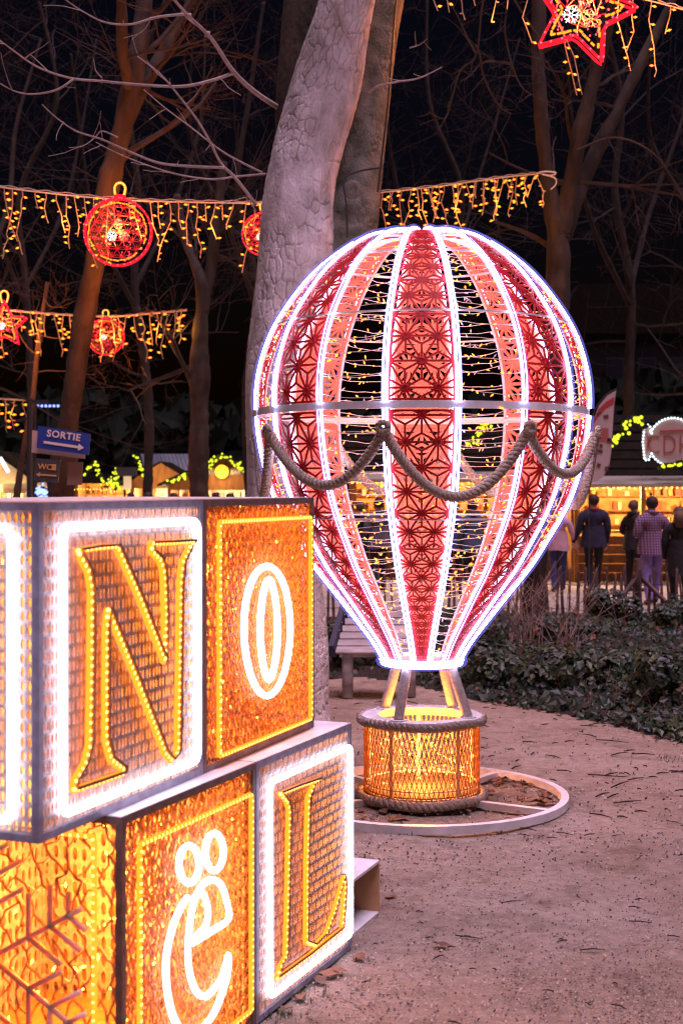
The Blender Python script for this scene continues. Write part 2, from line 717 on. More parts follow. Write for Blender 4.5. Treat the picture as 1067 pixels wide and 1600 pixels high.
def panel(phi0, lo_s, hi_s, wide, material):
    lo, hi = float(np.interp(lo_s, PS, TS)), float(np.interp(hi_s, PS, TS))
    mb = MB()

    def P(w, t, out):
        s = float(np.interp(t, TS, PS))
        return surf(phi0 + w * HWA, s, out)

    def bar(p, q, wf=1.0, n=3):
        pts = [(p[0] + (q[0] - p[0]) * i / n, p[1] + (q[1] - p[1]) * i / n) for i in range(n + 1)]
        vs_ = []
        for i, (w, t) in enumerate(pts):
            s = float(np.interp(t, TS, PS))
            hwm = float(np.interp(s, PS, PRr)) * HWA
            bw = max(.0032, min(.0066, .034 * hwm)) * wide * wf
            a = P(*pts[max(i - 1, 0)], 0)
            b = P(*pts[min(i + 1, n)], 0)
            c = P(w, t, 0)
            nn = surf_n(phi0 + w * HWA, s)
            sd = (b - a).normalized().cross(nn) * bw
            vs_ += [c + sd + nn * .004, c - sd + nn * .004, c - sd - nn * .004, c + sd - nn * .004]
        fs_ = []
        for i in range(n):
            for j in range(4):
                j2 = (j + 1) % 4
                fs_.append((i * 4 + j, i * 4 + 4 + j, i * 4 + 4 + j2, i * 4 + j2))
        mb.add(vs_, fs_)

    a, rh = 1.03, .84
    rows = range(int(math.floor((lo - TB) / rh)) - 1, int(math.ceil((hi - TB) / rh)) + 2)
    segs = []
    hubs = []
    for r_ in rows:
        off = 0.0 if (r_ % 2) else a / 2
        t = TB + (r_ + .62) * rh
        for c in range(-2, 3):
            w = c * a + off
            hubs.append((w, t))
            o2 = a / 2 - off
            nb = [(w + a, t), (w + a / 2, t + rh), (w - a / 2, t + rh)]
            for q in nb:
                segs.append(((w, t), q))
            up = (w, t + rh * 2 / 3)       # centroid of the triangle above
            dn = (w + a / 2, t + rh / 3)   # centroid of the triangle up-right
            for q in ((w, t + 0), (w + a / 2, t + rh), (w - a / 2, t + rh)):
                segs.append((up, q))
            for q in ((w, t), (w + a, t), (w + a / 2, t + rh)):
                segs.append((dn, q))
    for p, q in segs:
        c = clipseg(p, q, lo, hi)
        if c:
            bar(*c, n=2)
    for w, t in hubs:
        if abs(w) < .98 and lo + .1 < t < hi - .1:
            s = float(np.interp(t, TS, PS))
            hwm = float(np.interp(s, PS, PRr)) * HWA
            rr = min(.018, .10 * hwm) * (1.25 if wide > 1.5 else 1)
            c = P(w, t, .001)
            nn = surf_n(phi0 + w * HWA, s)
            u = nn.orthogonal().normalized()
            v = nn.cross(u)
            mb.tube([c + (u * math.cos(k * PI / 4) + v * math.sin(k * PI / 4)) * rr for k in range(8)], min(.006, .35 * rr), 5, closed=True)
    steps = max(6, int((hi - lo) / .35))
    for sd in (-1, 1):
        for i in range(steps):
            t0, t1 = lo + (hi - lo) * i / steps, lo + (hi - lo) * (i + 1) / steps
            bar((sd, t0), (sd, t1), .9, 1)
    for t in (lo, hi):
        bar((-1, t), (1, t), 1.0, 4)
    return mb.build('red_panel', material, balloon)


for g in range(0, NG, 2):
    phi = g * GA
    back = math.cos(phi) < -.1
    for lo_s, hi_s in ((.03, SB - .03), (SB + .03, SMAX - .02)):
        panel(phi, lo_s, hi_s, 1.75 if back else 1.0, M_RED_LIT if back else M_RED)

# fairy-light strings strung across the open gores
for g in range(1, NG, 2):
    phi0 = g * GA
    mb = MB()
    bb = MB()
    s = .12
    row = 0
    while s < SMAX - .12:
        pts = []
        s2 = s + rng.uniform(-.02, .02)
        dr = rng.uniform(-.03, .03)
        for i in range(7):
            f = i / 6
            pts.append(surf(phi0 + (f - .5) * GA * .94, s2 + dr * (f - .5), .004 + rng.uniform(-.004, .004)) + Vector((0, 0, -.012 * math.sin(f * PI) + rng.uniform(-.004, .004))))
        mb.tube(pts, .0021, 3)
        r_here = float(np.interp(s, PS, PRr))
        nb = 1 + int(r_here * 4.2 * rng.uniform(.6, 1.2))
        for k in range(nb):
            i = rng.randrange(6)
            c = pts[i].lerp(pts[i + 1], rng.random())
            ax = Vector((rng.uniform(-1, 1), rng.uniform(-1, 1), rng.uniform(-1, 1))).normalized()
            tip = c + ax * .017
            (bb if rng.random() < .75 else mb).octa(tip, .0062, ax, .0135)
            mb.tube([c, tip], .0028, 3)
        s += rng.uniform(.042, .085)
        row += 1
    net = mb.build('fairy_light_wire', M_WIRE, balloon, kind='stuff')
    bb.build('fairy_bulb', M_BULBG, net, kind='stuff')


# light of the fairy strings inside the envelope
point(balloon, (0, 0, 2.0 * K), 10, (1, .52, .30), .45)


def ring(radius, z, w, h, material, name, parent, n=64):
    mb = MB()
    mb.lathe([(radius - w / 2, z - h / 2), (radius + w / 2, z - h / 2), (radius + w / 2, z + h / 2), (radius - w / 2, z + h / 2)], n, closed=True)
    return mb.build(name, material, parent)


ring(float(PRr[ib]) + .004, ZB, .012, .040, M_STEEL, 'belt_ring', balloon)
ring(float(PRr[ib]) - .03, ZB - .004, .03, .016, M_WHITE, 'inner_belt', balloon)
ring(.11 * K, 2.985 * K, .03, .03, M_WHITE, 'crown_ring', balloon, 32)
ring(.485 * K, 2.835 * K, .012, .012, M_WHITE, 'upper_hoop', balloon, 48)
ring(.77 * K, 2.50 * K, .010, .010, M_WHITE, 'upper_hoop', balloon, 48)
ring(.72 * K, 1.50 * K, .010, .010, M_WHITE, 'lower_hoop', balloon, 48)
ring(.185 * K, .731 * K, .03, .03, M_WHITE, 'throat_ring', balloon, 40)
mb = MB()
for dz, rr in ((.0, .208), (.022, .214)):
    mb.tube([(rr * K * math.cos(a), rr * K * math.sin(a), (.729 * K) + dz) for a in np.linspace(0, 2 * PI, 48, endpoint=False)], .0125, 6, closed=True)
mb.build('throat_led', M_LEDW, balloon, smooth=True)
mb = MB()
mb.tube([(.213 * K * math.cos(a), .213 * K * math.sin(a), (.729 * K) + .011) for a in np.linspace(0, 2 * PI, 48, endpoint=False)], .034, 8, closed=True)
mb.build('led_halo', M_HALO, balloon, smooth=True)

# rope garland: eight swags hanging between every fourth... second pair of ribs
for k in range(8):
    a0 = (-.5 + 2 * k) * GA
    a1 = a0 + 2 * GA
    zt = 1.925 * K
    zl = {7: 1.665, 0: 1.61, 1: 1.72, 2: 1.56}.get(k, 1.62) * K
    pts = []
    for i in range(25):
        f = i / 24
        a = a0 + (a1 - a0) * f
        z = zt - (zt - zl) * (1 - (2 * f - 1) ** 2) ** .9
        p0, p1 = surf(a0, SB - .13, .055), surf(a1, SB - .13, .055)
        pc = p0.lerp(p1, f)
        rr = math.hypot(pc.x, pc.y)
        prof_r = float(np.interp(z, PRz, PRr))
        need = max(rr, prof_r + .045)
        bul = rr + (need - rr) * 1.0
        pts.append(Vector((bul * math.sin(a), -bul * math.cos(a), z)))
    mb = MB()
    mb.rope(pts, .030, .085)
    sw = mb.build('rope_swag', M_ROPE, balloon, smooth=True)
    mb = MB()
    c = pts[0]
    rad = Vector((math.sin(a0), -math.cos(a0), 0))
    tn = Vector((math.cos(a0), math.sin(a0), 0))
    mb.rope([c + tn * (.03 * math.cos(t)) + Vector((0, 0, .026 * math.sin(t) + .012)) + rad * .02 for t in np.linspace(0, 2 * PI, 10, endpoint=False)], .017, .05, closed=True)
    mb.tube([c - rad * .06, c + rad * .03], .008, 6)
    mb.build('rope_knot', M_ROPE, sw, smooth=True)

# wrapped struts between throat and basket
RB = .305 * K
ZR = .452 * K
for a in (R(-27), R(66), R(140), R(-130)):
    top = Vector((.165 * K * math.sin(a), -.165 * K * math.cos(a), .726 * K))
    bot = Vector((.262 * K * math.sin(a), -.262 * K * math.cos(a), ZR + .01))
    mb = MB()
    nrm = 64
    pts = [bot.lerp(top, i / nrm) for i in range(nrm + 1)]
    mb.tube(pts, [.032 if i % 2 else .0275 for i in range(nrm + 1)], 10)
    st = mb.build('wrapped_strut', M_WRAP, balloon, smooth=True)
    mb = MB()
    mb.lathe([(.0, 0), (.05, 0), (.05, .008), (.0, .008)], 12, c=(bot.x, bot.y, ZR + .004))
    mb.build('foot_plate', M_WHITE, st)

# basket: diamond wire netting with lights inside
basket_net = MB()
NW = 76
zb0, zb1 = .055 * K, .44 * K
for sgn in (-1, 1):
    for k in range(NW):
        a0 = 2 * PI * k / NW
        tot = sgn * 2 * PI / NW * 4.6
        pts = []
        for i in range(13):
            f = i / 12
            wob = math.sin(f * 4.6 * 2 * PI) * .0
            a = a0 + tot * f + wob
            pts.append((RB * math.cos(a), RB * math.sin(a), zb0 + (zb1 - zb0) * f))
        basket_net.tube(pts, .0034, 4, caps=False)
M_NET = mat('net_gold_wire', (0.62, 0.28, 0.07), 0.45, metal=0.3, var=.2, vscale=30)
basket_net.build('basket_netting', M_NET, balloon, kind='stuff')
ring(.275 * K, .45 * K, .10, .014, M_WHITE, 'basket_rim', balloon)
ring(.295 * K, .425 * K, .012, .045, M_WHITE, 'basket_band', balloon)
ring(.295 * K, .05 * K, .014, .03, M_WHITE, 'basket_band', balloon)
ring(.29 * K, .10 * K, .008, .008, M_WHITE, 'basket_hoop', balloon)
for k in range(5):
    a = 2 * PI * (k + .3) / 5
    mb = MB()
    c, s_ = math.cos(a), math.sin(a)
    mb.box((.288 * K * c, .288 * K * s_, .24 * K), (.010, .026, .40 * K), Matrix.Rotation(a, 3, 'Z'))
    mb.build('basket_post', M_WHITE, balloon)
mb = MB()
wmb = MB()
prev = None
for k in range(60):
    a = rng.uniform(0, 2 * PI)
    rr = rng.uniform(.15, .285) * K
    p = Vector((rr * math.cos(a), rr * math.sin(a), rng.uniform(.07, .40) * K))
    ax = (rng.uniform(-1, 1), rng.uniform(-1, 1), rng.uniform(-1, 1))
    mb.octa(p, .0048, ax, .011)
    if prev is not None and (p - prev).length < .25:
        wmb.tube([prev, prev.lerp(p, .5) - Vector((0, 0, .03)), p], .0014, 3)
    prev = p
bl = wmb.build('basket_light_wire', M_WIRE, balloon, kind='stuff')
mb.build('basket_bulb', M_BULBIN, bl, kind='stuff')
basket_lamp = bpy.data.lights.new('basket_glow', 'POINT')
basket_lamp.energy = 9
basket_lamp.color = (1, .34, .05)
basket_lamp.shadow_soft_size = .10
_o = bpy.data.objects.new('basket_glow', basket_lamp)
COL.objects.link(_o)
_o.parent = balloon
_o.location = (0, 0, .26)
mb = MB()
mb.lathe([(0, .06 * K), (.285 * K, .06 * K), (.285 * K, .07 * K), (0, .07 * K)], 40)
mb.build('basket_floor', mat('basket_floor_board', (.16, .09, .05), .8), balloon)
for z, rr, rad in ((.435, .322, .027), (.035, .325, .030)):
    mb = MB()
    mb.rope([(rr * K * math.cos(a), rr * K * math.sin(a), z * K + .004 * math.sin(5 * a)) for a in np.linspace(0, 2 * PI, 40, endpoint=False)], rad, .11, closed=True)
    mb.build('rope_rim', M_ROPE, balloon, smooth=True)
# ground ring and its spokes
ring(.75 * K, .022 * K, .045, .046, M_WHITE, 'ground_ring', balloon, 72)
for a in (R(62), R(-62), R(145), R(-140)):
    mb = MB()
    p = Vector((.20 * K * math.sin(a), -.20 * K * math.cos(a), .02))
    q = Vector((.732 * K * math.sin(a), -.732 * K * math.cos(a), .02))
    mb.beam(p, q, .042, .036)
    mb.build('ring_spoke', M_WHITE, balloon)

# ------------------------------------------------------------------ letter cubes
UX = Vector((.35, .937, 0)).normalized()
ROT = math.atan2(UX.y, UX.x)
BH = .807 * K


def lattice_regular(W, H, cw, ch):
    """moulded sheet with upright oval holes, one cell after another"""
    nx, nz = max(1, round(W / cw)), max(1, round(H / ch))
    cw, ch = W / nx, H / nz
    ang = np.linspace(0, 2 * PI, 8, endpoint=False)
    outer = np.array([(.5, 0), (.5, .5), (0, .5), (-.5, .5), (-.5, 0), (-.5, -.5), (0, -.5), (.5, -.5)])
    inner = np.stack([np.cos(ang) * .38, np.sin(ang) * .41], 1)
    inner[[1, 3, 5, 7]] *= np.array([.80, .95])
    inner[[0, 4]] *= np.array([.75, 1])
    cell = []
    for arr, y in ((outer, -.004), (inner, -.004), (inner, .004), (outer, .004)):
        for p in arr:
            cell.append((p[0] * cw, y, p[1] * ch))
    cell = np.array(cell)
    fs_ = []
    for j in range(8):
        j2 = (j + 1) % 8
        fs_ += [(j, j2, 8 + j2, 8 + j), (8 + j, 8 + j2, 16 + j2, 16 + j), (16 + j, 16 + j2, 24 + j2, 24 + j)]
    fs_ = np.array(fs_)
    V, F = [], []
    for i in range(nx):
        for k in range(nz):
            sc = np.array([1, 1, 1])
            c = cell * sc + np.array([(i + .5) * cw, ((i * 7 + k * 3) % 5 - 2) * .0006, (k + .5) * ch])
            F.append(fs_ + 32 * len(V))
            V.append(c)
    return np.concatenate(V), np.concatenate(F)


def lattice_wild(W, H, cw, ch, wd, seed, amp=.33):
    """irregular cast netting: a jittered honeycomb of wavy strips"""
    r = random.Random(seed)
    nx, nz = round(W / cw), round(H / ch)
    cw, ch = W / nx, H / nz
    pt = {}

    def P(i, k, t):
        key = (i, k, t)
        if key not in pt:
            x = (i + (.5 if k % 2 else 0) + r.uniform(-amp, amp)) * cw
            z = (k + (.20 if t else -.20) + r.uniform(-amp * .5, amp * .5)) * ch
            pt[key] = Vector((min(max(x, 0), W), 0, min(max(z, 0), H)))
        return pt[key]
    mb = MB()

    def strip(p, q):
        if (p - q).length < 1e-4:
            return
        t = (q - p)
        nrm = Vector((-t.z, 0, t.x)).normalized()
        m = p.lerp(q, r.uniform(.35, .65)) + nrm * r.uniform(-.22, .22) * t.length
        path = [p, m, q]
        vs_ = []
        y = r.uniform(-.003, .003)
        for i, c in enumerate(path):
            w = wd * r.uniform(.7, 1.25)
            vs_ += [c + nrm * w + Vector((0, y - .003, 0)), c - nrm * w + Vector((0, y - .003, 0)), c - nrm * w + Vector((0, y + .003, 0)), c + nrm * w + Vector((0, y + .003, 0))]
        fs_ = []
        for i in range(2):
            for j in range(4):
                j2 = (j + 1) % 4
                fs_.append((i * 4 + j, i * 4 + j2, i * 4 + 4 + j2, i * 4 + 4 + j))
        mb.add(vs_, fs_)
    for k in range(nz + 1):
        for i in range(nx + 1):
            strip(P(i, k, 0), P(i, k, 1))
            if k < nz:
                if k % 2 == 0:
                    strip(P(i, k, 1), P(i, k + 1, 0))
                    if i > 0:
                        strip(P(i, k, 1), P(i - 1, k + 1, 0))
                else:
                    strip(P(i, k, 1), P(i, k + 1, 0))
                    if i < nx:
                        strip(P(i, k, 1), P(i + 1, k + 1, 0))
    return mb


def np_mesh(name, V, F, material):
    me = bpy.data.meshes.new(name)
    me.from_pydata(V.tolist(), [], F.tolist())
    me.materials.append(material)
    return me


class Cube:
    def __init__(self, label, P0, W, z0, kind, ux=UX):
        self.ux = ux
        self.P, self.W, self.z0, self.kind = Vector(P0), W, z0, kind
        self.e = thing('letter_cube', label, 'light cube', (P0[0], P0[1], z0), math.atan2(ux.y, ux.x), 'stacked glowing letter cubes')
        e = self.e
        H = BH
        t = .022
        fm = M_FRAMEG if kind == 'silver' else M_FRAME
        # twelve frame bars
        g = .001
        for x in (t / 2, W - t / 2):
            for y in (t / 2, W - t / 2):
                mb = MB()
                mb.box((x, y, H / 2), (t, t, H - 2 * g))
                mb.build('frame_post', fm, e)
        for z in (t / 2 + g, H - t / 2 - g):
            for y in (t / 2, W - t / 2):
                mb = MB()
                mb.box((W / 2, y, z), (W - 2 * t - .002, t * .92, t))
                mb.build('frame_rail', fm, e)
            for x in (t / 2, W - t / 2):
                mb = MB()
                mb.box((x, W / 2, z), (t * .92, W - 2 * t - .002, t))
                mb.build('frame_rail', fm, e)
        mb = MB()
        mb.box((W / 2, W / 2, H + .0012), (W - .006, W - .006, .002))
        mb.build('top_sheet', M_WHITE, e)
        mb = MB()
        mb.box((W / 2, W / 2, t + .012), (W - 2 * t - .004, W - 2 * t - .004, .008))
        mb.build('floor_sheet', M_WHITE if kind == 'silver' else M_LATO, e)
        iw, ih = W - 2 * t - .004, H - 2 * t - .004
        if kind == 'silver':
            V, F = lattice_regular(iw, ih, .0215, .038)
            me = np_mesh('lattice_panel', V, F, M_LATW)
            me2 = me
        else:
            me = lattice_wild(iw, ih, .023, .033, .0017, int(W * 1000) + int(z0 * 10)).mesh('lattice_panel', M_LATO)
            me2 = me
            if kind == 'gold_open':
                me2 = lattice_wild(iw, ih, .062, .085, .0026, 77, .42).mesh('lattice_panel', M_LATO)
        d = t + .002
        me3 = me
        if kind == 'gold_open':
            V, F = lattice_regular(iw, ih, .040, .060)
            me3 = np_mesh('lattice_panel', V, F, M_LATW)
        for loc, rz, m_ in (((d, t / 2, d), 0, me), ((t / 2, W - d, d), -PI / 2, me2), ((W - d, W - t / 2 - (.06 if kind == 'gold_open' else 0), d), PI, me3), ((W - t / 2 - (.06 if kind == 'gold_open' else 0), d, d), PI / 2, me3)):
            link('lattice_panel', m_, e, 'stuff', loc, rz)
        # sheets added on the two far walls to brighten the inside by reflected light
        lin = mat('cube_reflector', (.72, .50, .36), .6, var=.5, vscale=14) if kind == 'silver' else mat('cube_reflector_orange', (.74, .36, .16), .6, var=.3, vscale=30)
        mb = MB()
        mb.box((W / 2, W - .045, H / 2), (W - .10, .004, H - .10))
        mb.build('reflector_sheet', lin, e)
        mb = MB()
        mb.box((W - .045, W / 2 - .03, H / 2), (.004, W - .14, H - .10))
        mb.build('reflector_sheet', lin, e)
        gl = bpy.data.lights.new('cube_glow', 'POINT')
        gl.energy = 10.5 if kind == 'silver' else 9.5
        gl.color = (1, .31, .04)
        gl.shadow_soft_size = .16
        go = bpy.data.objects.new('cube_glow', gl)
        COL.objects.link(go)
        go.parent = e
        go.location = (W * .5, W * .45, H * .5)
        # lights inside
        mb, wmb = MB(), MB()
        prev = None
        for k in range(70):
            p = Vector((rng.uniform(.08, W - .08), rng.uniform(.05, W - .08), rng.uniform(.08, H - .08)))
            if rng.random() < .5:
                p.y = rng.uniform(.03, .07)
            mb.octa(p, .0048, (rng.uniform(-1, 1), rng.uniform(-1, 1), rng.uniform(-1, 1)), .013)
            if prev is not None and (p - prev).length < .4:
                wmb.tube([prev, prev.lerp(p, .5) - Vector((0, 0, .04)), p], .0022, 3)
            prev = p
        w = wmb.build('inner_light_wire', M_WIRE, e, kind='stuff')
        mb.build('inner_bulb', M_BULBIN, w, kind='stuff')

    def fc(self, px, py):
        """photograph point -> (along, up) on the face that looks to the right"""
        t = (px - 533.5) / FPX
        a = (t * self.P.y - self.P.x) / (self.ux.x - t * self.ux.y)
        D = self.P.y + a * self.ux.y
        return a, CAM_H - (py - HORIZON) / FPX * D - self.z0

    def rect(self, a0, a1, b0, b1, c=.03, face=0):
        pts = []
        for (x, z, s0) in ((a0 + c, b0 + c, PI), (a1 - c, b0 + c, 1.5 * PI), (a1 - c, b1 - c, 0), (a0 + c, b1 - c, .5 * PI)):
            for k in range(4):
                an = s0 + k / 3 * PI / 2
                pts.append((x + c * math.cos(an), z + c * math.sin(an)))
        return pts

    def to3(self, ab, y):
        return [Vector((a, y, b)) for a, b in ab]

    def side3(self, ab, y):
        """(along, up) on the face that looks to the left: along runs away from the shared corner"""
        return [Vector((y, a, b)) for a, b in ab]


def white_rope(cube, pts, rad, name='white_led_rope', closed=True, n=6):
    mb = MB()
    mb.tube(pts, rad, n, closed=closed)
    return mb.build(name, M_LEDB, cube.e, smooth=True)


def warm_rope(cube, pts, rad, step, closed=True, name='warm_led_rope', outw=Vector((0, -1, 0)), bead=.6):
    mb = MB()
    mb.tube(pts, rad, 6, closed=closed)
    o = mb.build(name, M_ROPEW, cube.e, smooth=True)
    mb = MB()
    for p in resample(pts, step, closed):
        mb.ball(p + outw * rad * .55, rad * bead, 6, 4)
    mb.build('led_bead', M_BEAD, o, kind='stuff')
    return o


def wall_strip(cube, pts, depth, y0, name, closed=True, th=.004):
    """thin raised edge standing on the face along an outline"""
    n = len(pts)
    vs_, fs_ = [], []
    for i in range(n):
        p = pts[i]
        t = pts[(i + 1) % n] - pts[i - 1]
        nn = Vector((-t.z, 0, t.x))
        nn = nn.normalized() * th if nn.length > 1e-9 else Vector()
        for q in (p + nn, p - nn):
            vs_ += [Vector((q.x, y0, q.z)), Vector((q.x, y0 - depth, q.z))]
    for i in range(n if closed else n - 1):
        a, b = i * 4, ((i + 1) % n) * 4
        fs_ += [(a, b, b + 1, a + 1), (a + 1, b + 1, b + 3, a + 3), (a + 3, b + 3, b + 2, a + 2)]
    mb = MB()
    mb.add(vs_, fs_)
    return mb.build(name, M_WALLG, cube.e)


def zoomed(pts, ox, oy, sc):
    return [(ox + x / sc, oy + y / sc) for x, y in pts]


WU, WL = .878 * K, .786 * K
UX2 = Vector((.3776, .926, 0)).normalized()
PN = Vector((-.712 * K, 3.352 * K, 0))
PO = PN + UX * (WU + .004)
QL1 = Vector((.036 * K, 5.094 * K, 0))
PL = QL1 - UX2 * WL
PE = PL - UX2 * (WL + .006)
ZU = BH + .004
cubeE = Cube('gold-mesh cube with a white neon e with two dots, bottom row', PE, WL, .002, 'gold_open', UX2)
cubeL = Cube('silver-mesh cube with a warm outlined letter L, bottom row by the path', PL, WL, .002, 'silver', UX2)
cubeN = Cube('silver-mesh cube with a warm outlined letter N and white light border', PN, WU, ZU, 'silver')
cubeO = Cube('gold-mesh cube with a white neon letter O, top row', PO, WU, ZU, 'gold')

YF = .002   # face of the lattice panels
# N
c = cubeN
pts = zoomed([(318, 282), (400, 268), (488, 262), (590, 490), (700, 768), (702, 560), (695, 380), (682, 325), (642, 285), (640, 250), (735, 246), (828, 240),
              (800, 285), (778, 330), (768, 420), (762, 800), (757, 1165), (730, 1200), (702, 1170), (570, 830), (450, 540), (441, 620), (440, 900), (440, 1110), (462, 1195), (518, 1240), (515, 1258),
              (410, 1295), (300, 1332), (303, 1292), (345, 1220), (368, 1130), (374, 780), (376, 450), (362, 370), (335, 320)], 0, 760, 2.806)
ab = [c.fc(*p) for p in pts]
wall_strip(c, [p + Vector((.012, 0, .004)) for p in c.to3(ab, 0)], .026, -.001, 'letter_edge')
warm_rope(c, c.to3(ab, -.014), .010, .0225, name='letter_n_rope')
ab0 = c.fc(92, 824)
ab1 = c.fc(303, 1250)
a0, b1 = c.fc(92, 824)
_, b0 = c.fc(92, 1272)
a1, _ = c.fc(303, 1100)
white_rope(c, c.to3(c.rect(a0, a1, b0, b1, .03), -.014), .0125)
# left face of the N cube: white border and a warm-edged letter just in view
sp = c.side3(c.rect(.075, WU - .07, b0, b1, .03), -.014)
white_rope(c, sp, .0125, 'side_led_rope')
sl = [(.20, .18), (.20, .72), (.34, .72), (.34, .22), (.60, .22), (.60, .18)]
warm_rope(c, c.side3(sl, -.014), .010, .03, name='side_letter_rope', outw=Vector((-1, 0, 0)))
# O
c = cubeO
z7 = lambda l: zoomed(l, 300, 760, 3.333)
el = []
for k in range(28):
    a = 2 * PI * k / 28
    el.append((370 + 121 * math.cos(a) * (1 - .05 * math.sin(a)), 752 + 338 * math.sin(a)))
el2 = []
for k in range(24):
    a = 2 * PI * k / 24
    el2.append((380 + 46 * math.cos(a) * abs(math.cos(a)) ** .15, 745 + 262 * math.sin(a) * abs(math.sin(a)) ** .1))
ab = [c.fc(*p) for p in z7(el)]
white_rope(c, c.to3(ab, -.016), .0120, 'letter_o_rope')
ab2 = [c.fc(*p) for p in z7(el2)]
white_rope(c, c.to3(ab2, -.016), .0120, 'letter_o_inner_rope')
wall_strip(c, [p + Vector((-.014 if k < 14 else .014, 0, 0)) * 0 + p * 0 for k, p in enumerate(c.to3(ab, 0))], .014, -.001, 'letter_edge')
a0, b1 = c.fc(*z7([(125, 185)])[0])
_, b0 = c.fc(*z7([(125, 1405)])[0])
a1, _ = c.fc(*z7([(603, 700)])[0])
warm_rope(c, c.to3(c.rect(a0, a1, b0, b1, .012), -.012), .0085, .0235)
# E with two dots
c = cubeE
z8 = lambda l: zoomed(l, 180, 1200, 2.808)
for (cx, cy, hw, hh) in ((305, 420, 44, 82), (416, 366, 40, 82)):
    e_ = [(cx + hw * math.cos(2 * PI * k / 20), cy + hh * math.sin(2 * PI * k / 20)) for k in range(20)]
    white_rope(c, c.to3([c.fc(*p) for p in z8(e_)], -.016), .0105, 'letter_dot_rope')
outer = [(300, 565), (268, 610), (235, 690), (208, 800), (203, 900), (215, 1010), (245, 1110), (300, 1165), (360, 1140), (415, 1070), (455, 970), (475, 890), (478, 818),
         (455, 900), (420, 960), (372, 1000), (330, 965), (305, 880), (300, 790), (308, 690), (325, 590), (360, 515), (405, 488), (445, 510), (470, 580), (478, 660), (400, 715), (318, 765)]
so = spline([Vector((x, 0, y)) for x, y in outer], 4)
ab = [c.fc(*p) for p in z8([(p.x, p.z) for p in so])]
white_rope(c, c.to3(ab, -.016), .0105, 'letter_e_rope', closed=False)
inn = spline([Vector((x, 0, y)) for x, y in [(318, 760), (345, 725), (378, 690), (388, 620), (372, 560), (350, 525)]], 4)
ab = [c.fc(*p) for p in z8([(p.x, p.z) for p in inn])]
white_rope(c, c.to3(ab, -.016), .0095, 'letter_e_inner_rope', closed=False)
a0, b1 = c.fc(*z8([(92, 335)])[0])
a1, _ = c.fc(*z8([(583, 300)])[0])
warm_rope(c, c.to3(c.rect(a0, a1, .075, b1, .012), -.012), .0085, .0235)
# left face of that cube: warm border and a big unlit snowflake
warm_rope(c, c.side3(c.rect(.085, WL - .085, .08, BH - .06, .012), -.012), .0085, .026, name='side_led_rope', outw=Vector((-1, 0, 0)))
sf = MB()
cx, cz = WL * .5, BH * .50
for k in range(6):
    an = PI / 6 + k * PI / 3
    d = Vector((0, math.cos(an), math.sin(an)))
    o = Vector((-.012, cx, cz))
    L = .36
    sf.tube([o, o + d * L], .0085, 6)
    for f, bl in ((.42, .13), (.66, .12), (.86, .07)):
        for s_ in (-1, 1):
            a2 = an + s_ * PI / 3
            sf.tube([o + d * L * f, o + d * L * f + Vector((0, math.cos(a2), math.sin(a2))) * bl], .0085, 6)
sf.build('snowflake', M_TUBEOFF, c.e, smooth=True)
# L
c = cubeL
pts = [(705, 112), (790, 78), (880, 48), (850, 78), (828, 130), (822, 400), (820, 765), (860, 778), (905, 730), (945, 620), (985, 475), (990, 520), (978, 705), (840, 815), (692, 922), (705, 868), (730, 825),
       (738, 500), (744, 180), (735, 150)]
ab = [c.fc(*p) for p in z8(pts)]
wall_strip(c, [p + Vector((.012, 0, .004)) for p in c.to3(ab, 0)], .022, -.001, 'letter_edge')
warm_rope(c, c.to3(ab, -.013), .0095, .0225, name='letter_l_rope')
a0, b1 = c.fc(417, 1222)
_, b0 = c.fc(417, 1557)
a1, _ = c.fc(543, 1300)
white_rope(c, c.to3(c.rect(a0, a1, b0, b1, .025), -.013), .0110)

# white open-ended ballast box behind the L cube
bb = gnd(593, 1428)
box_e = thing('ballast_box', 'white open-ended steel box on the ground beside the L cube', 'box', (bb.x, bb.y, 0), ROT)
L_, D_, H_, T_ = .36, .30, .235, .012
# local x runs along the cubes, local y towards them
mb = MB()
mb.box((-L_ / 2, D_ / 2, H_ - T_ / 2), (L_, D_, T_))
mb.build('top_plate', M_WHITE, box_e)
mb = MB()
mb.box((-L_ / 2, D_ / 2, T_ / 2 + .001), (L_, D_, T_))
mb.build('bottom_plate', M_WHITE, box_e)
for x in (-T_ / 2, -L_ + T_ / 2):
    mb = MB()
    mb.box((x, D_ / 2, H_ / 2), (T_, D_, H_ - 2 * T_ - .004))
    mb.build('end_plate', mat('box_inside_orange_lit', (.62, .34, .16), .7, var=.2, vscale=8), box_e)  # light spilling from the L cube is put into the plates' orange colour
mb = MB()
mb.box((-L_ / 2, D_ - T_ / 2, H_ / 2), (L_ - 2 * T_ - .004, T_, H_ - 2 * T_ - .004))
mb.build('back_plate', mat('box_inside_orange_lit', (.62, .34, .16), .7, var=.2, vscale=8), box_e)

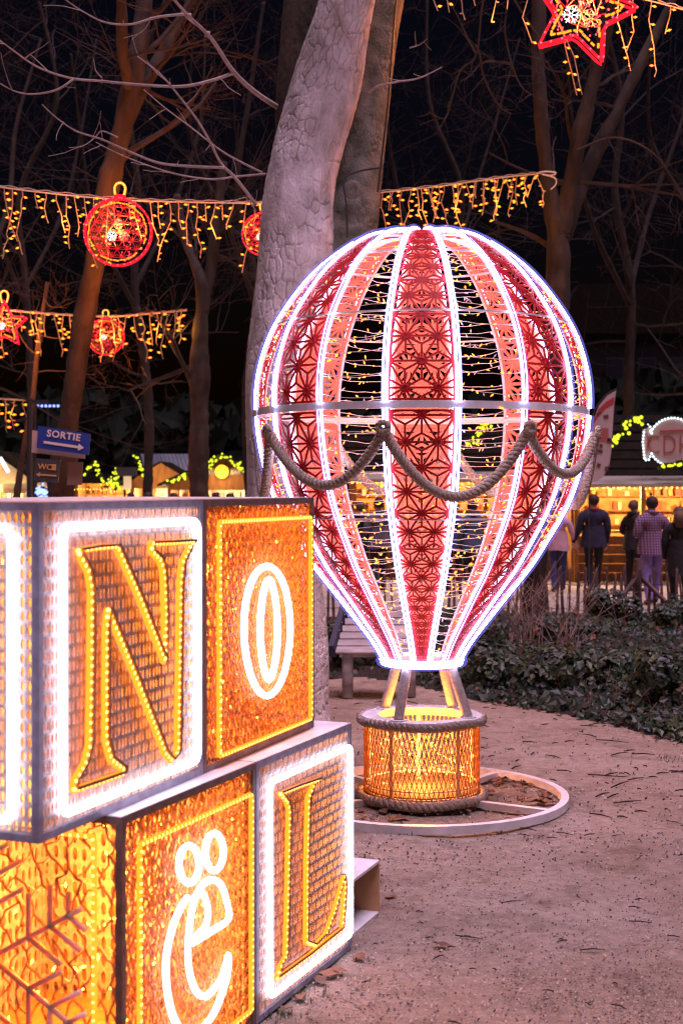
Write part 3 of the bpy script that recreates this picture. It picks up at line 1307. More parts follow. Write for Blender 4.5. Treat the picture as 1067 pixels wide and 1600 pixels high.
# ------------------------------------------------------------------ the big pale tree with bark plates
def voronoi_edge(u, v, seed):
    """distance-to-edge like value and cell id value of a jittered grid, u wraps outside"""
    ui, vi = np.floor(u).astype(int), np.floor(v).astype(int)
    f1 = np.full(u.shape, 9.0)
    f2 = np.full(u.shape, 9.0)
    cid = np.zeros(u.shape)
    for du in (-1, 0, 1):
        for dv in (-1, 0, 1):
            a, b = ui + du, vi + dv

            def h(k):
                n = (a * 73856093 ^ b * 19349663 ^ (k + seed) * 83492791) & 0x7fffffff
                n = ((n ^ (n >> 13)) * 1274126177) & 0x7fffffff
                return ((n ^ (n >> 16)) & 0xffff) / 65535.0
            x, y = a + .1 + .8 * h(1), b + .1 + .8 * h(2)
            d = np.hypot(u - x, v - y)
            hh = h(3)
            new1 = d < f1
            f2 = np.where(new1, f1, np.minimum(f2, d))
            cid = np.where(new1, hh, cid)
            f1 = np.where(new1, d, f1)
    return f2 - f1, cid


def bark_stem(name, path, D, material, parent, off, nu=320, step=.0085, seed=1, depth=.020, cell=(.068, .125), flare=None):
    """path: list of (px, py, width px, depth offset)"""
    P = [at(x, y, D + dd) for x, y, w, dd in path]
    Wd = [w / FPX * (D + dd) / 2 for x, y, w, dd in path]
    sp = spline([Vector(p) for p in P], 12)
    sw = [q.x for q in spline([Vector((w, 0, 0)) for w in Wd], 12)]
    L = np.concatenate([[0], np.cumsum([(sp[i + 1] - sp[i]).length for i in range(len(sp) - 1)])])
    n = int(L[-1] / step)
    s = np.linspace(0, L[-1], n)
    C = np.stack([np.interp(s, L, [p[k] for p in sp]) for k in range(3)], 1)
    Rr = np.interp(s, L, sw)
    T = np.gradient(C, axis=0)
    T /= np.linalg.norm(T, axis=1)[:, None]
    Xa = np.tile(np.array([1.0, 0, 0]), (n, 1))
    Xa -= T * np.sum(Xa * T, 1)[:, None]
    Xa /= np.linalg.norm(Xa, axis=1)[:, None]
    Ya = np.cross(T, Xa)
    th = np.linspace(0, 2 * PI, nu, endpoint=False)
    TH, S = np.meshgrid(th, s)
    RR = np.repeat(Rr[:, None], nu, 1)
    arc = TH * float(np.mean(Rr))
    wx = (value_noise(arc * 9, S * 6, seed) - .5) * .55 + (value_noise(arc * 34, S * 26, seed + 4) - .5) * .30
    wy = (value_noise(arc * 8 + 31, S * 7, seed + 9) - .5) * .6 + (value_noise(arc * 30, S * 22 + 5, seed + 14) - .5) * .25
    e, cid = voronoi_edge(arc / cell[0] + wx, S / cell[1] + wy, seed)
    e2, cid2 = voronoi_edge(arc / cell[0] * 2.2 + wx * 2 + 9, S / cell[1] * 1.9 + wy * 2, seed + 50)
    gate = np.clip((value_noise(arc * 5, S * 3.5, seed + 40) - .25) * 3, .15, 1)
    dsp = depth * gate * (np.clip(e / .15, 0, 1) ** .55 - 1) + depth * .22 * (cid - .5) + depth * .25 * gate * (np.clip(e2 / .14, 0, 1) ** .6 - 1) * (cid > .5)
    dsp += (value_noise(arc * 3.0, S * 1.4, seed + 20) - .5) * .05 + (value_noise(arc * 60, S * 50, seed + 21) - .5) * depth * .12
    blend = np.minimum(TH, 2 * PI - TH) / .25
    dsp = dsp * np.clip(blend, 0, 1)
    RR = RR + dsp
    V = C[:, None, :] + Xa[:, None, :] * (np.cos(TH + PI / 2) * RR)[:, :, None] + Ya[:, None, :] * (np.sin(TH + PI / 2) * RR)[:, :, None]
    V = V - np.array(off)
    i = np.arange((n - 1) * nu)
    a = (i // nu) * nu + i % nu
    b = (i // nu) * nu + (i % nu + 1) % nu
    F = np.stack([a, b, b + nu, a + nu], 1)
    me = bpy.data.meshes.new(name)
    me.from_pydata(V.reshape(-1, 3).tolist(), [], F.tolist())
    me.materials.append(material)
    me.polygons.foreach_set('use_smooth', [True] * len(F))
    return link(name, me, parent)


TD = 9.5 * K
tb = gnd(445, HORIZON + CAM_H * FPX / TD)
big = thing('pale_bark_tree', 'large pale-barked forked tree trunk behind the balloon, lit violet-white', 'tree', tb)
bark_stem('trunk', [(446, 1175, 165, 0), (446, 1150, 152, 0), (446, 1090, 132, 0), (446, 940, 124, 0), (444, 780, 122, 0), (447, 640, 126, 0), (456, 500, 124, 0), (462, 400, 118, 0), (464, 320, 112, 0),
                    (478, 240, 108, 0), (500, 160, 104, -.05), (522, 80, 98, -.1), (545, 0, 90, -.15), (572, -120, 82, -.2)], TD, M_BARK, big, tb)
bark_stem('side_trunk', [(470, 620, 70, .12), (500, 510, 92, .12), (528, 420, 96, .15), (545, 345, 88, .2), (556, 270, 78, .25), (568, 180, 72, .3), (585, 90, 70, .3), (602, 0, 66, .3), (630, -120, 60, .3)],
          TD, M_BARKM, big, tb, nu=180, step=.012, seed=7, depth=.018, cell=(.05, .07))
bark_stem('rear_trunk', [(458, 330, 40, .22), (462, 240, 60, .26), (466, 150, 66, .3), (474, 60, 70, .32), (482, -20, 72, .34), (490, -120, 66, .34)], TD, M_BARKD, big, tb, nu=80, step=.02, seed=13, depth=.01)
# knot hole
mb = MB()
kc = at(551, 296, TD - .06)
for rr, dy in ((.052, .0), (.036, -.02)):
    mb.tube([kc + Vector((rr * math.cos(a), dy, rr * 1.05 * math.sin(a))) for a in np.linspace(0, 2 * PI, 14, endpoint=False)], .018, 6, closed=True)
mb.build('branch_scar', M_BARKM, big, smooth=True, off=tb)
# black cable running down the side trunk
mb = MB()
mb.tube(spline([at(x, y, TD + d) for x, y, d in ((621, -30, -.02), (614, 60, -.02), (606, 160, 0), (598, 230, .02), (590, 300, .04))], 6), .008, 5)
mb.tube(spline([at(x, y, TD + d) for x, y, d in ((596, 262, -.02), (560, 268, -.12), (538, 282, -.14), (541, 320, -.14), (543, 372, -.12))], 6), .008, 5)
cab = mb.build('power_cable', M_DARK, off=(0, 0, 0))
tag(cab, 'black power cable running down the forked pale tree', 'cable')


def grow(mb, p, d, L, r, lev, rg, curve=.25, up=.12, n=4, spread=.75, kids=(2, 4), sides=4, maxv=90000):
    """one branch and its side branches"""
    if len(mb.v) > maxv:
        return
    pts, rad = [p.copy()], [r]
    d = d.normalized()
    for i in range(n):
        d = (d + Vector((rg.uniform(-1, 1), rg.uniform(-1, 1), rg.uniform(-1, 1))) * curve + Vector((0, 0, up * .4))).normalized()
        p = p + d * (L / n)
        pts.append(p.copy())
        rad.append(max(.0025, r * (1 - .62 * (i + 1) / n)))
    mb.tube(pts, rad, sides if r > .012 else 3, caps=False)
    if lev <= 0:
        return
    for k in range(rg.randint(*kids)):
        f = rg.uniform(.3, 1.0)
        i = min(int(f * n), n - 1)
        q = pts[i].lerp(pts[i + 1], f * n - i)
        ax = Vector((rg.uniform(-1, 1), rg.uniform(-1, 1), rg.uniform(-.7, 1))).normalized()
        nd = (d * (1 - spread * .5) + ax * spread).normalized()
        grow(mb, q, nd, L * rg.uniform(.5, .8), rad[i] * rg.uniform(.5, .72), lev - 1, rg, curve, up, max(3, n), spread, kids, sides, maxv)


# pale foreground twigs of the big tree, as they hang in the photograph
branches = [
    ([(438, 170, .25), (400, 145, .0), (365, 112, -.25), (330, 60, -.5), (295, 25, -.7), (262, -12, -.9)], .022),
    ([(366, 114, -.25), (330, 126, -.3), (285, 135, -.4), (225, 133, -.5), (160, 127, -.6), (110, 122, -.7), (60, 105, -.8), (20, 78, -.9), (-10, 55, -1)], .013),
    ([(115, 124, -.7), (90, 140, -.72), (55, 147, -.75), (25, 143, -.8), (-5, 127, -.9)], .009),
    ([(290, 22, -.7), (245, 27, -.75), (205, 38, -.8), (165, 35, -.85), (130, 18, -.9), (95, -6, -1)], .010),
    ([(400, 320, .0), (385, 300, -.1), (365, 275, -.2), (345, 255, -.25), (330, 225, -.3), (310, 190, -.4), (280, 150, -.5), (250, 115, -.6), (215, 88, -.7)], .014),
    ([(350, 262, -.25), (300, 260, -.3), (250, 255, -.4), (205, 238, -.45), (160, 218, -.5), (120, 205, -.6), (90, 185, -.65), (66, 163, -.7)], .011),
    ([(415, 272, .1), (370, 276, .0), (330, 280, -.1), (280, 273, -.2), (230, 258, -.25), (185, 240, -.3), (150, 222, -.35)], .009),
    ([(410, 270, .1), (380, 255, .1), (345, 235, .1), (300, 200, .1), (260, 170, .15), (225, 140, .2)], .009),
    ([(185, 215, -.48), (160, 205, -.5), (148, 216, -.5), (130, 228, -.52), (108, 231, -.55)], .006),
    ([(160, 122, -.6), (150, 110, -.6), (147, 92, -.6)], .006),
    ([(235, 32, -.75), (222, 50, -.75), (193, 60, -.75)], .005),
    ([(577, 145, -.05), (590, 135, -.1), (620, 128, -.15), (655, 122, -.2), (690, 105, -.25)], .011),
    ([(545, 60, -.35), (535, 45, -.4), (528, 20, -.42), (516, 0, -.45), (510, -20, -.5)], .008),
    ([(640, 75, .2), (655, 70, .15), (667, 61, .1)], .006),
    ([(400, 330, .0), (392, 318, -.05), (380, 305, -.1)], .008),
]
rg = random.Random(5)
for pl, r0 in branches:
    mb = MB()
    P = spline([at(x, y, TD + d) for x, y, d in pl], 6)
    n = len(P)
    mb.tube(P, [r0 * (1 - .65 * i / (n - 1)) for i in range(n)], 6)
    for i in range(4, n - 2, 5):
        if rg.random() < .55:
            t = (P[i + 1] - P[i]).normalized()
            d = (t * .5 + Vector((rg.uniform(-1, 1), rg.uniform(-.6, .6), rg.uniform(-1, 1)))).normalized()
            grow(mb, P[i], d, rg.uniform(.08, .28), r0 * .4, 0, rg, .2, 0)
        if rg.random() < .4:
            mb.octa(P[i], r0 * 1.3, P[i + 1] - P[i], r0 * 1.6)
    mb.build('branch', M_TWIGP, big, smooth=True, off=tb)

# ------------------------------------------------------------------ other trees
def limb_tree(name, label, D, stems, base_px, crown_seeds, material=M_BARKD, group='bare trees around the market', twig=M_TWIG, lev=3, seed=3, L0=1.6, maxv=60000):
    b = gnd(base_px, HORIZON + CAM_H * FPX / D)
    e = thing(name, label, 'tree', b, 0, group)
    tmb, cmb = MB(), MB()
    r = random.Random(seed)
    first = True
    for st in stems:
        P = spline([at(x, y, D + dd) for x, y, w, dd in st], 6)
        W = [q.x for q in spline([Vector((w / FPX * D / 2, 0, 0)) for x, y, w, dd in st], 6)]
        W = [w * (1 + r.uniform(-.05, .05)) for w in W]
        st_ = tmb
        o_ = len(st_.v)
        PP = resample(P, .07)
        LW = np.interp(np.linspace(0, 1, len(PP)), np.linspace(0, 1, len(W)), W)
        st_.tube(PP, list(LW), 22)
        for i_ in range(len(PP)):
            for j_ in range(22):
                k_ = o_ + i_ * 22 + j_
                rid = float(value_noise(np.array([j_ * .9 + .35 * math.sin(i_ * .5)]), np.array([i_ * .33]), seed)[0])
                rid = abs(rid - .5) * 2
                st_.v[k_] = tuple(PP[i_] + (Vector(st_.v[k_]) - PP[i_]) * (.90 + .20 * rid + .06 * math.sin(i_ * .31 + seed)))
        for i in range(3, len(P)):
            if P[i].z > crown_seeds[0] and r.random() < crown_seeds[1]:
                d = Vector((r.uniform(-1, 1), r.uniform(-1, 1), r.uniform(-.2, .9)))
                grow(cmb, P[i], d, L0 * r.uniform(.6, 1.1), W[i] * .35, lev, r, .22, .05, 5, .8, (2, 4), 4, maxv)
    tmb.build('trunk', material, e, smooth=True, off=b)
    cmb.build('crown', twig, e, off=b)
    return e


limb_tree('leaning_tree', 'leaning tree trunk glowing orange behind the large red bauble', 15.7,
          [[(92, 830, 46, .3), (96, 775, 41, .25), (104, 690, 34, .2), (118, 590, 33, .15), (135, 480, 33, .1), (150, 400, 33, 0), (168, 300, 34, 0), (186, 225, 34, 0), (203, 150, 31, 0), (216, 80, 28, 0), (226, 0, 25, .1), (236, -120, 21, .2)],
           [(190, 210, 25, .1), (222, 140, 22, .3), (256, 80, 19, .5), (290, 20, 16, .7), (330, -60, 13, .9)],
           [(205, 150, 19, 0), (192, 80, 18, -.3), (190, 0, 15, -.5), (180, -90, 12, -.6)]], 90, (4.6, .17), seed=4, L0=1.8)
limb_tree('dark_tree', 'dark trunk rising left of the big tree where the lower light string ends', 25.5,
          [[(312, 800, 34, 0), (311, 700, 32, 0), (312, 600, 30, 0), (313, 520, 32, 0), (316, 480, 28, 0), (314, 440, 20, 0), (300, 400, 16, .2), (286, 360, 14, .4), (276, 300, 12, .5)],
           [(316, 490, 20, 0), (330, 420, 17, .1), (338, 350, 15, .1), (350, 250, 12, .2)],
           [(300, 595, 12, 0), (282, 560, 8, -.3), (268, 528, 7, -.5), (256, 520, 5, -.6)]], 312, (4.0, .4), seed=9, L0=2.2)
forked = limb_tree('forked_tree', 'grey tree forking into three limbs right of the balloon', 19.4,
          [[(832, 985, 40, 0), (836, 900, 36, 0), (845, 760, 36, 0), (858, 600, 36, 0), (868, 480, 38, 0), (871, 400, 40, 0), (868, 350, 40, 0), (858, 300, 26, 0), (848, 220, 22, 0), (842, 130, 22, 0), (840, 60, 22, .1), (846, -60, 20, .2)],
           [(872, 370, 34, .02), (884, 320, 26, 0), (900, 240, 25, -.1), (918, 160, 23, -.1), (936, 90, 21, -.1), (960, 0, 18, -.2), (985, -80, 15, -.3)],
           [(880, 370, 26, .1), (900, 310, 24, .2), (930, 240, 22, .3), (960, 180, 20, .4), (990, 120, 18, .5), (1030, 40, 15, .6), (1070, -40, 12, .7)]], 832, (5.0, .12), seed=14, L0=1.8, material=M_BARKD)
rg = random.Random(15)
for pl in ([(842, 60), (815, 20), (798, -5), (790, 25), (789, 55), (799, 100), (814, 135), (834, 150), (859, 160)], [(742, 70), (749, 85), (754, 115), (769, 150), (784, 170), (799, 178)],
           [(800, -30), (770, -15), (754, 5), (744, 85), (719, 110), (704, 160), (694, 185), (669, 175)], [(840, 70), (844, 85), (854, 107), (884, 112), (894, 100)],
           [(744, 85), (730, 60), (712, 20), (690, -10)], [(799, 100), (770, 96), (750, 100), (742, 112)], [(900, 235), (960, 215), (1020, 240), (1060, 300), (1075, 330)]):
    P = spline([at(x, y, 18.6) for x, y in pl], 6)
    mb = MB()
    mb.tube(P, [.017 * (1 - .6 * i / (len(P) - 1)) for i in range(len(P))], 5)
    for i in range(5, len(P) - 1, 4):
        d = (P[i + 1] - P[i]).normalized() * .5 + Vector((rg.uniform(-1, 1), rg.uniform(-.5, .5), rg.uniform(-1, .6)))
        grow(mb, P[i], d, rg.uniform(.15, .5), .007, 1, rg, .25, 0, 4, .8, (1, 2))
    mb.build('branch', M_BARKD, forked, off=forked.location)
limb_tree('slim_tree', 'slim leaning trunk in front of the far left stall', 27.0,
          [[(24, 800, 12, 0), (33, 730, 10, 0), (40, 690, 9, 0), (52, 620, 8, 0), (60, 540, 7, 0), (75, 440, 6, 0)]], 24, (3.2, .35), seed=19, L0=1.5)
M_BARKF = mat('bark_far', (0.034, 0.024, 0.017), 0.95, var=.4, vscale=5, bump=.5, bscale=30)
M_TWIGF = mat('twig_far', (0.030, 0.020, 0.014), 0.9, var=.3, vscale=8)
bg = [(-60, 30, 22), (52, 36, 14), (230, 38, 16), (392, 36, 16), (700, 42, 12), (985, 33, 18), (1120, 34, 20)]
bl_ = ['bare tree at the far left edge behind the strings', 'thin bare tree behind the red star on the left', 'bare tree between the leaning and dark trunks',
       'bare tree hidden just left of the pale tree', 'far bare tree over the balloon crown', 'bare tree behind the right limb of the forked tree', 'bare tree at the far right edge']
for i, (px, D, w) in enumerate(bg):
    r = random.Random(40 + i)
    j = lambda s: r.uniform(-s, s)
    st = [[(px, 800, w, 0), (px + j(8), 620, w * .9, 0), (px + j(20), 450, w * .8, 0), (px + j(30), 300, w * .65, 0), (px + j(45), 160, w * .5, 0), (px + j(60), 0, w * .35, 0)]]
    x0 = st[0][2][0]
    st.append([(x0, 450, w * .5, 0), (x0 + 50 + j(20), 330, w * .42, 1), (x0 + 85 + j(20), 200, w * .3, 1.5), (x0 + 110, 60, w * .2, 2)])
    st.append([(x0, 480, w * .5, 0), (x0 - 45 + j(20), 350, w * .42, -1), (x0 - 80 + j(20), 220, w * .3, -1.5), (x0 - 100, 80, w * .2, -2)])
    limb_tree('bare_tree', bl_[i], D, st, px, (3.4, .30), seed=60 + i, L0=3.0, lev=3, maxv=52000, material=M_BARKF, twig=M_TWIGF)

# ------------------------------------------------------------------ strings of icicle lights
def icicles(label, anchors, drops_step, lens, bulb, seed, rad=.0056, sag=.15, density=.075, glow_w=2.2):
    """anchors: photograph points with depth along the carrying cable"""
    r = random.Random(seed)
    P = spline([at(x, y, D) for x, y, D in anchors], 14)
    base = P[0].copy()
    e = thing('icicle_lights', label, 'string lights', base, 0, 'strings of warm icicle lights')
    mb = MB()
    mb.tube(P, rad * 1.3, 5)
    mb.tube([p + Vector((0, 0, .02 + .008 * math.sin(i * 1.7))) for i, p in enumerate(P)], rad * .8, 4)
    mw = mat('wire_orange_lit', (0.66, 0.44, 0.26), 0.5)  # orange light of the bulbs put into the wire colour
    mb.build('carrier_cable', mw, e, off=base)
    for p in resample(P, drops_step)[1:]:
        L = r.choice(lens) * r.uniform(.8, 1.1)
        n = max(3, int(L / .05))
        pts = []
        x = p.copy() + Vector((r.uniform(-.03, .03), 0, 0))
        dx = r.uniform(-.01, .01)
        for i in range(n + 1):
            pts.append(x.copy())
            if r.random() < .4:
                dx = r.uniform(-.022, .022)
            x = x + Vector((dx, r.uniform(-.008, .008), -L / n))
        mb = MB()
        mb.tube(pts, rad, 4)
        bm_ = MB()
        s = density * r.random()
        while s < L:
            f = s / L * n
            i = min(int(f), n - 1)
            c = pts[i].lerp(pts[i + 1], f - i)
            sd = r.choice((-1, 1))
            ax = Vector((sd, r.uniform(-.5, .5), r.uniform(-.5, .4))).normalized()
            ln = bulb * 2.2
            mb.tube([c, c + ax * ln], rad * 1.2, 4)
            if r.random() < .8:
                bm_.octa(c + ax * ln * 1.1, bulb, ax, bulb * 1.8)
            s += density * r.uniform(.6, 1.7)
        d = mb.build('light_drop', mw, e, off=base)
        if bm_.v:
            bm_.build('bulb', M_BULB, d, off=base, kind='stuff')
    Ltot = sum((P[i + 1] - P[i]).length for i in range(len(P) - 1))
    for p in resample(P, max(.8, Ltot / 5))[1:]:
        point(e, p - base + Vector((0, -.05, -.3)), glow_w, (1, .40, .07), .15)
    return e


icicles('long string of icicle lights carrying the large red bauble, left of the big tree', [(-30, 288, 14.2), (60, 300, 14.4), (185, 312, 14.6), (300, 316, 14.9), (410, 318, 15.2)], .105, (.2, .3, .42, .5, .68), .0135, 1)
icicles('string of icicle lights between the pale tree and the grey forked tree', [(575, 303, 16.4), (680, 292, 17.2), (780, 278, 18.2), (845, 271, 18.9)], .115, (.25, .35, .45, .55), .0150, 2)
icicles('lower string of icicle lights carrying the small red bauble and red star', [(-20, 482, 26), (70, 490, 26.2), (166, 495, 26.2), (240, 490, 26), (292, 485, 25.4)], .15, (.25, .4, .55, .8), .024, 3, rad=.008, density=.12)
icicles('string of icicle lights with large drops over the top right corner', [(640, -42, 10.6), (740, -28, 10.9), (840, -22, 11.2), (930, -12, 11.4), (1000, -2, 11.5), (1085, 20, 11.4)], .16, (.2, .3, .42, .62, .8), .0115, 4, rad=.0046, density=.13)
icicles('far string of icicle lights above the far left stall', [(-30, 622, 36), (10, 624, 36), (46, 626, 36)], .22, (.5, .7, .9), .035, 5, rad=.008, density=.16)
# pale tail of the string tied round the forked tree
mb = MB()
mb.tube(spline([at(x, y, 18.9) for x, y in ((838, 271), (852, 268), (868, 270), (860, 274), (846, 272), (866, 278), (868, 288), (860, 296))], 6), .009, 5)
tag(mb.build('knotted_wire', M_WIRE), 'loose knotted pale wire on the limb of the grey forked tree', 'wire')


# ------------------------------------------------------------------ red light ornaments
def ornament(kind, label, px, py, D, rad, loop=True, tilt=0.0, seed=0, detail=1.0):
    o = at(px, py, D)
    e = thing('light_bauble' if kind == 'ball' else 'light_star', label, 'light ornament', o, 0, 'red light ornaments on the strings')
    e.rotation_euler = (0, tilt, 0)
    r = random.Random(seed)
    w = rad * .030
    if kind == 'ball':
        outline = [Vector((rad * math.cos(a), 0, rad * math.sin(a))) for a in np.linspace(PI / 2, 2.5 * PI, 40, endpoint=False)]
    else:
        outline = []
        for k in range(10):
            a = PI / 2 + k * PI / 5
            rr = rad if k % 2 == 0 else rad * .47
            outline.append(Vector((rr * math.cos(a), 0, rr * math.sin(a))))
        outline = resample(outline, rad * .12, True)
    dp = rad * .22
    for y, nm in ((-dp / 2, 'front_rim'), (dp / 2, 'rear_rim')):
        mb = MB()
        mb.tube([p * 1.04 + Vector((0, y, 0)) for p in outline], w * .85, 6, closed=True)
        mb.build(nm, M_REDL, e, smooth=True)
    sc = .90 if kind == 'ball' else .80
    wr = MB()
    bm_ = MB()
    q = resample([p * sc for p in outline], rad * .105, True)
    for i, p in enumerate(q):
        if r.random() < .82:
            d = (q[(i + 1) % len(q)] - p)
            j = Vector((r.uniform(-1, 1), 0, r.uniform(-1, 1))) * rad * .012
            bm_.tube([p + j - Vector((0, dp * .6, 0)), p + d * .8 + j - Vector((0, dp * .6, 0))], w * .75, 5)
    bm_.build('rope_light', M_ROPEW, e, smooth=True, kind='stuff')
    # lattice of red strips with snowflakes
    mb = MB()
    inside = (lambda p: p.length < rad * .97) if kind == 'ball' else (lambda p: p.length < rad * .50)
    st = rad * .30
    for i in range(-4, 5):
        for k in range(-4, 5):
            p = Vector((i * st + (st / 2 if k % 2 else 0), 0, k * st * .87))
            if not inside(p):
                continue
            for an in (0, PI / 3, 2 * PI / 3):
                qv = p + Vector((math.cos(an) * st, 0, math.sin(an) * st))
                if inside(qv):
                    mb.beam(p, qv, w * .55, w * .5, up=(0, 1, 0))
                qm = p + Vector((math.cos(an + PI / 6) * st * .55, 0, math.sin(an + PI / 6) * st * .55))
                if inside(qm):
                    mb.beam(p, qm, w * .45, w * .45, up=(0, 1, 0))
    mb.build('red_lattice', mat('lattice_red_acrylic', (0.55, 0.012, 0.03), 0.4, emit=(1, .01, .03), estr=.15), e)
    for (sx, sz, col) in (((-.18, -.14, M_COOLB), (.2, -.12, M_TUBEOFF), (.0, .25, M_TUBEOFF)) if detail > .6 else ((-.12, -.05, M_COOLB),)):
        mb = MB()
        c = Vector((sx * rad, -dp * .35, sz * rad))
        for k in range(6):
            a = k * PI / 3 + .2
            d = Vector((math.cos(a), 0, math.sin(a)))
            mb.beam(c + d * rad * .02, c + d * rad * .17, w * .6, w * .4, up=(0, 1, 0))
            for s_ in (-1, 1):
                d2 = Vector((math.cos(a + s_ * .9), 0, math.sin(a + s_ * .9)))
                mb.beam(c + d * rad * .09, c + d * rad * .09 + d2 * rad * .07, w * .45, w * .4, up=(0, 1, 0))
        mb.build('snowflake', col, e)
    bm_ = MB()
    for k in range(int(60 * detail) + 24):
        rr = rad * math.sqrt(r.random()) * (.95 if kind == 'ball' else .6)
        a = r.uniform(0, 2 * PI)
        bm_.octa((rr * math.cos(a), r.uniform(-dp, 0), rr * math.sin(a)), w * .75)
    for p in resample(outline, rad * .2, True):
        bm_.octa(p * 1.05 + Vector((0, -dp * .7, 0)), w * .9)
    bm_.build('red_bulb', M_REDB, e, kind='stuff')
    point(e, (0, dp * 2.2, 0), 60 * rad * rad * 5.0, (1, .22, .04), rad * .3)
    if loop:
        top = rad * (1.04 if kind == 'ball' else .98)
        pts = [Vector((-.13, 0, .0)), Vector((-.2, 0, .26)), Vector((-.2, 0, .46)), Vector((-.1, 0, .58)), Vector((.06, 0, .58)), Vector((.17, 0, .45)), Vector((.17, 0, .26)), Vector((.1, 0, 0))]
        mb = MB()
        mb.tube(spline([p * rad * .85 + Vector((0, 0, top)) for p in pts], 5), w * 1.25, 6)
        l = mb.build('hanging_loop', M_ROPEW, e, smooth=True)
        mb = MB()
        for p in resample(spline([p * rad * .85 + Vector((0, 0, top)) for p in pts], 5), rad * .07):
            mb.octa(p - Vector((0, w * .9, 0)), w * .8)
        mb.build('led_bead', M_BEAD, l, kind='stuff')
        if kind == 'ball':
            mb = MB()
            mb.box((0, 0, top + rad * .05), (rad * .34, dp, rad * .14))
            mb.build('bauble_cap', M_REDL, e)
    return e


ornament('ball', 'large red light bauble hanging in front of the leaning orange trunk', 185, 363, 14.5, 50 / FPX * 14.5, seed=1, tilt=R(3))
ornament('ball', 'red light bauble half hidden behind the pale tree', 412, 366, 15.2, 32 / FPX * 15.2, seed=2)
ornament('ball', 'small red light bauble on the lower left light string', 166, 526, 26.0, 27 / FPX * 26, seed=3, detail=.5)
ornament('star', 'small red light star at the left edge on the lower string', 8, 508, 26.0, 36 / FPX * 26, seed=4, detail=.5)
ornament('star', 'big red light star at the top right with orange rope edge', 908, 18, 11.25, 84 / FPX * 11.25, loop=False, seed=5, tilt=R(15))

# ------------------------------------------------------------------ direction signs on the leaning tree
M_BLUE = mat('sign_blue', (0.02, 0.06, 0.36), 0.45, var=.12, vscale=6)
M_SIGNW = mat('sign_white', (0.75, 0.72, 0.68), 0.5)
M_SIGND = mat('sign_charcoal', (0.055, 0.06, 0.07), 0.5, var=.2, vscale=8)
M_SIGNP = mat('sign_pale', (0.55, 0.42, 0.38), 0.6, var=.1, vscale=8)
M_GOLD = mat('sign_gold_print', (0.62, 0.36, 0.12), 0.5)
SD = 15.05


def board(name, label, quad, D, material, th=.02, cat='sign'):
    """flat board through four photograph corners (tl, tr, br, bl) standing upright at depth D"""
    P = [at(x, y, D) for x, y in quad]
    c = sum(P, Vector()) / 4
    e = thing(name, label, cat, c, 0)
    mb = MB()
    mb.prism([((p - c).x, (p - c).z) for p in P], th)
    mb.build('board', material, e)
    return e, c


e, c = board('exit_sign', 'blue SORTIE exit sign with white arrow pointing right', [(60, 665), (142, 678), (139, 711), (58, 700)], SD, M_BLUE)
ang = -math.atan2(12, 82)
for s_, sz, dx, dz, bold in (('SORTIE', .118, .003, .052, .0025),):
    o = link('lettering', text_mesh(s_, sz * .86, M_SIGNW, .002, bold, width=1.12), e)
    o.location = (dx, -.004, dz)
    o.rotation_euler = (PI / 2, -ang, 0)
mb = MB()
mb.box((-.02, 0, 0), (.37, .006, .026))
mb.prism([(.165, .038), (.225, 0), (.165, -.038)], .006, Matrix.Translation((0, -.003, 0)))
o = mb.build('arrow', M_SIGNW, e)
o.location = (-.005, -.004, -.045)
o.rotation_euler = (0, -ang, 0)
e, c = board('blank_board', 'blank pale board behind the blue exit sign', [(51, 672), (136, 686), (133, 717), (50, 707)], SD + .06, M_SIGNP)
e, c = board('toilet_sign', 'dark WC sign with arrow pointing left below the exit sign', [(57, 716), (95, 719), (91, 755), (53, 750)], SD, M_SIGND)
o = link('lettering', text_mesh('WC', .085, M_GOLD, .002, .001, width=1.0), e)
o.location = (-.02, -.004, .035)
o.rotation_euler = (PI / 2, R(4), 0)
mb = MB()
for x in (.062, .085):
    mb.box((x, 0, .03), (.016, .005, .04))
    mb.ball((x, 0, .058), .009, 8, 5)
mb.box((.074, 0, .034), (.045, .003, .062))
o = mb.build('pictogram', M_GOLD, e)
o.location = (0, -.004, -.002)
mb = MB()
mb.box((.012, 0, 0), (.18, .005, .016))
mb.prism([(-.075, .026), (-.115, 0), (-.075, -.026)], .005, Matrix.Translation((0, -.0025, 0)))
o = mb.build('arrow', M_GOLD, e)
o.location = (0, -.004, -.05)
o.rotation_euler = (0, R(4), 0)
e, c = board('notice_board', 'plain brownish panel right of the dark WC sign', [(107, 722), (130, 722), (128, 758), (105, 758)], SD + .1, mat('panel_brown', (.30, .20, .16), .7))
# thin dark lamp-post left of the signs
b = gnd(47, HORIZON + CAM_H * FPX / 20)
mb = MB()
top = at(47, 622, 20)
mb.tube([b, Vector((b.x, b.y, top.z))], .04, 8)
mb.lathe([(.09, 0), (.09, .12), (.05, .2)], 10, c=(b.x, b.y, 0))
mb.box((b.x + .12, b.y, top.z - .05), (.28, .05, .05))
tag(mb.build('dark_post', M_DARK), 'thin dark post left of the exit sign', 'post')

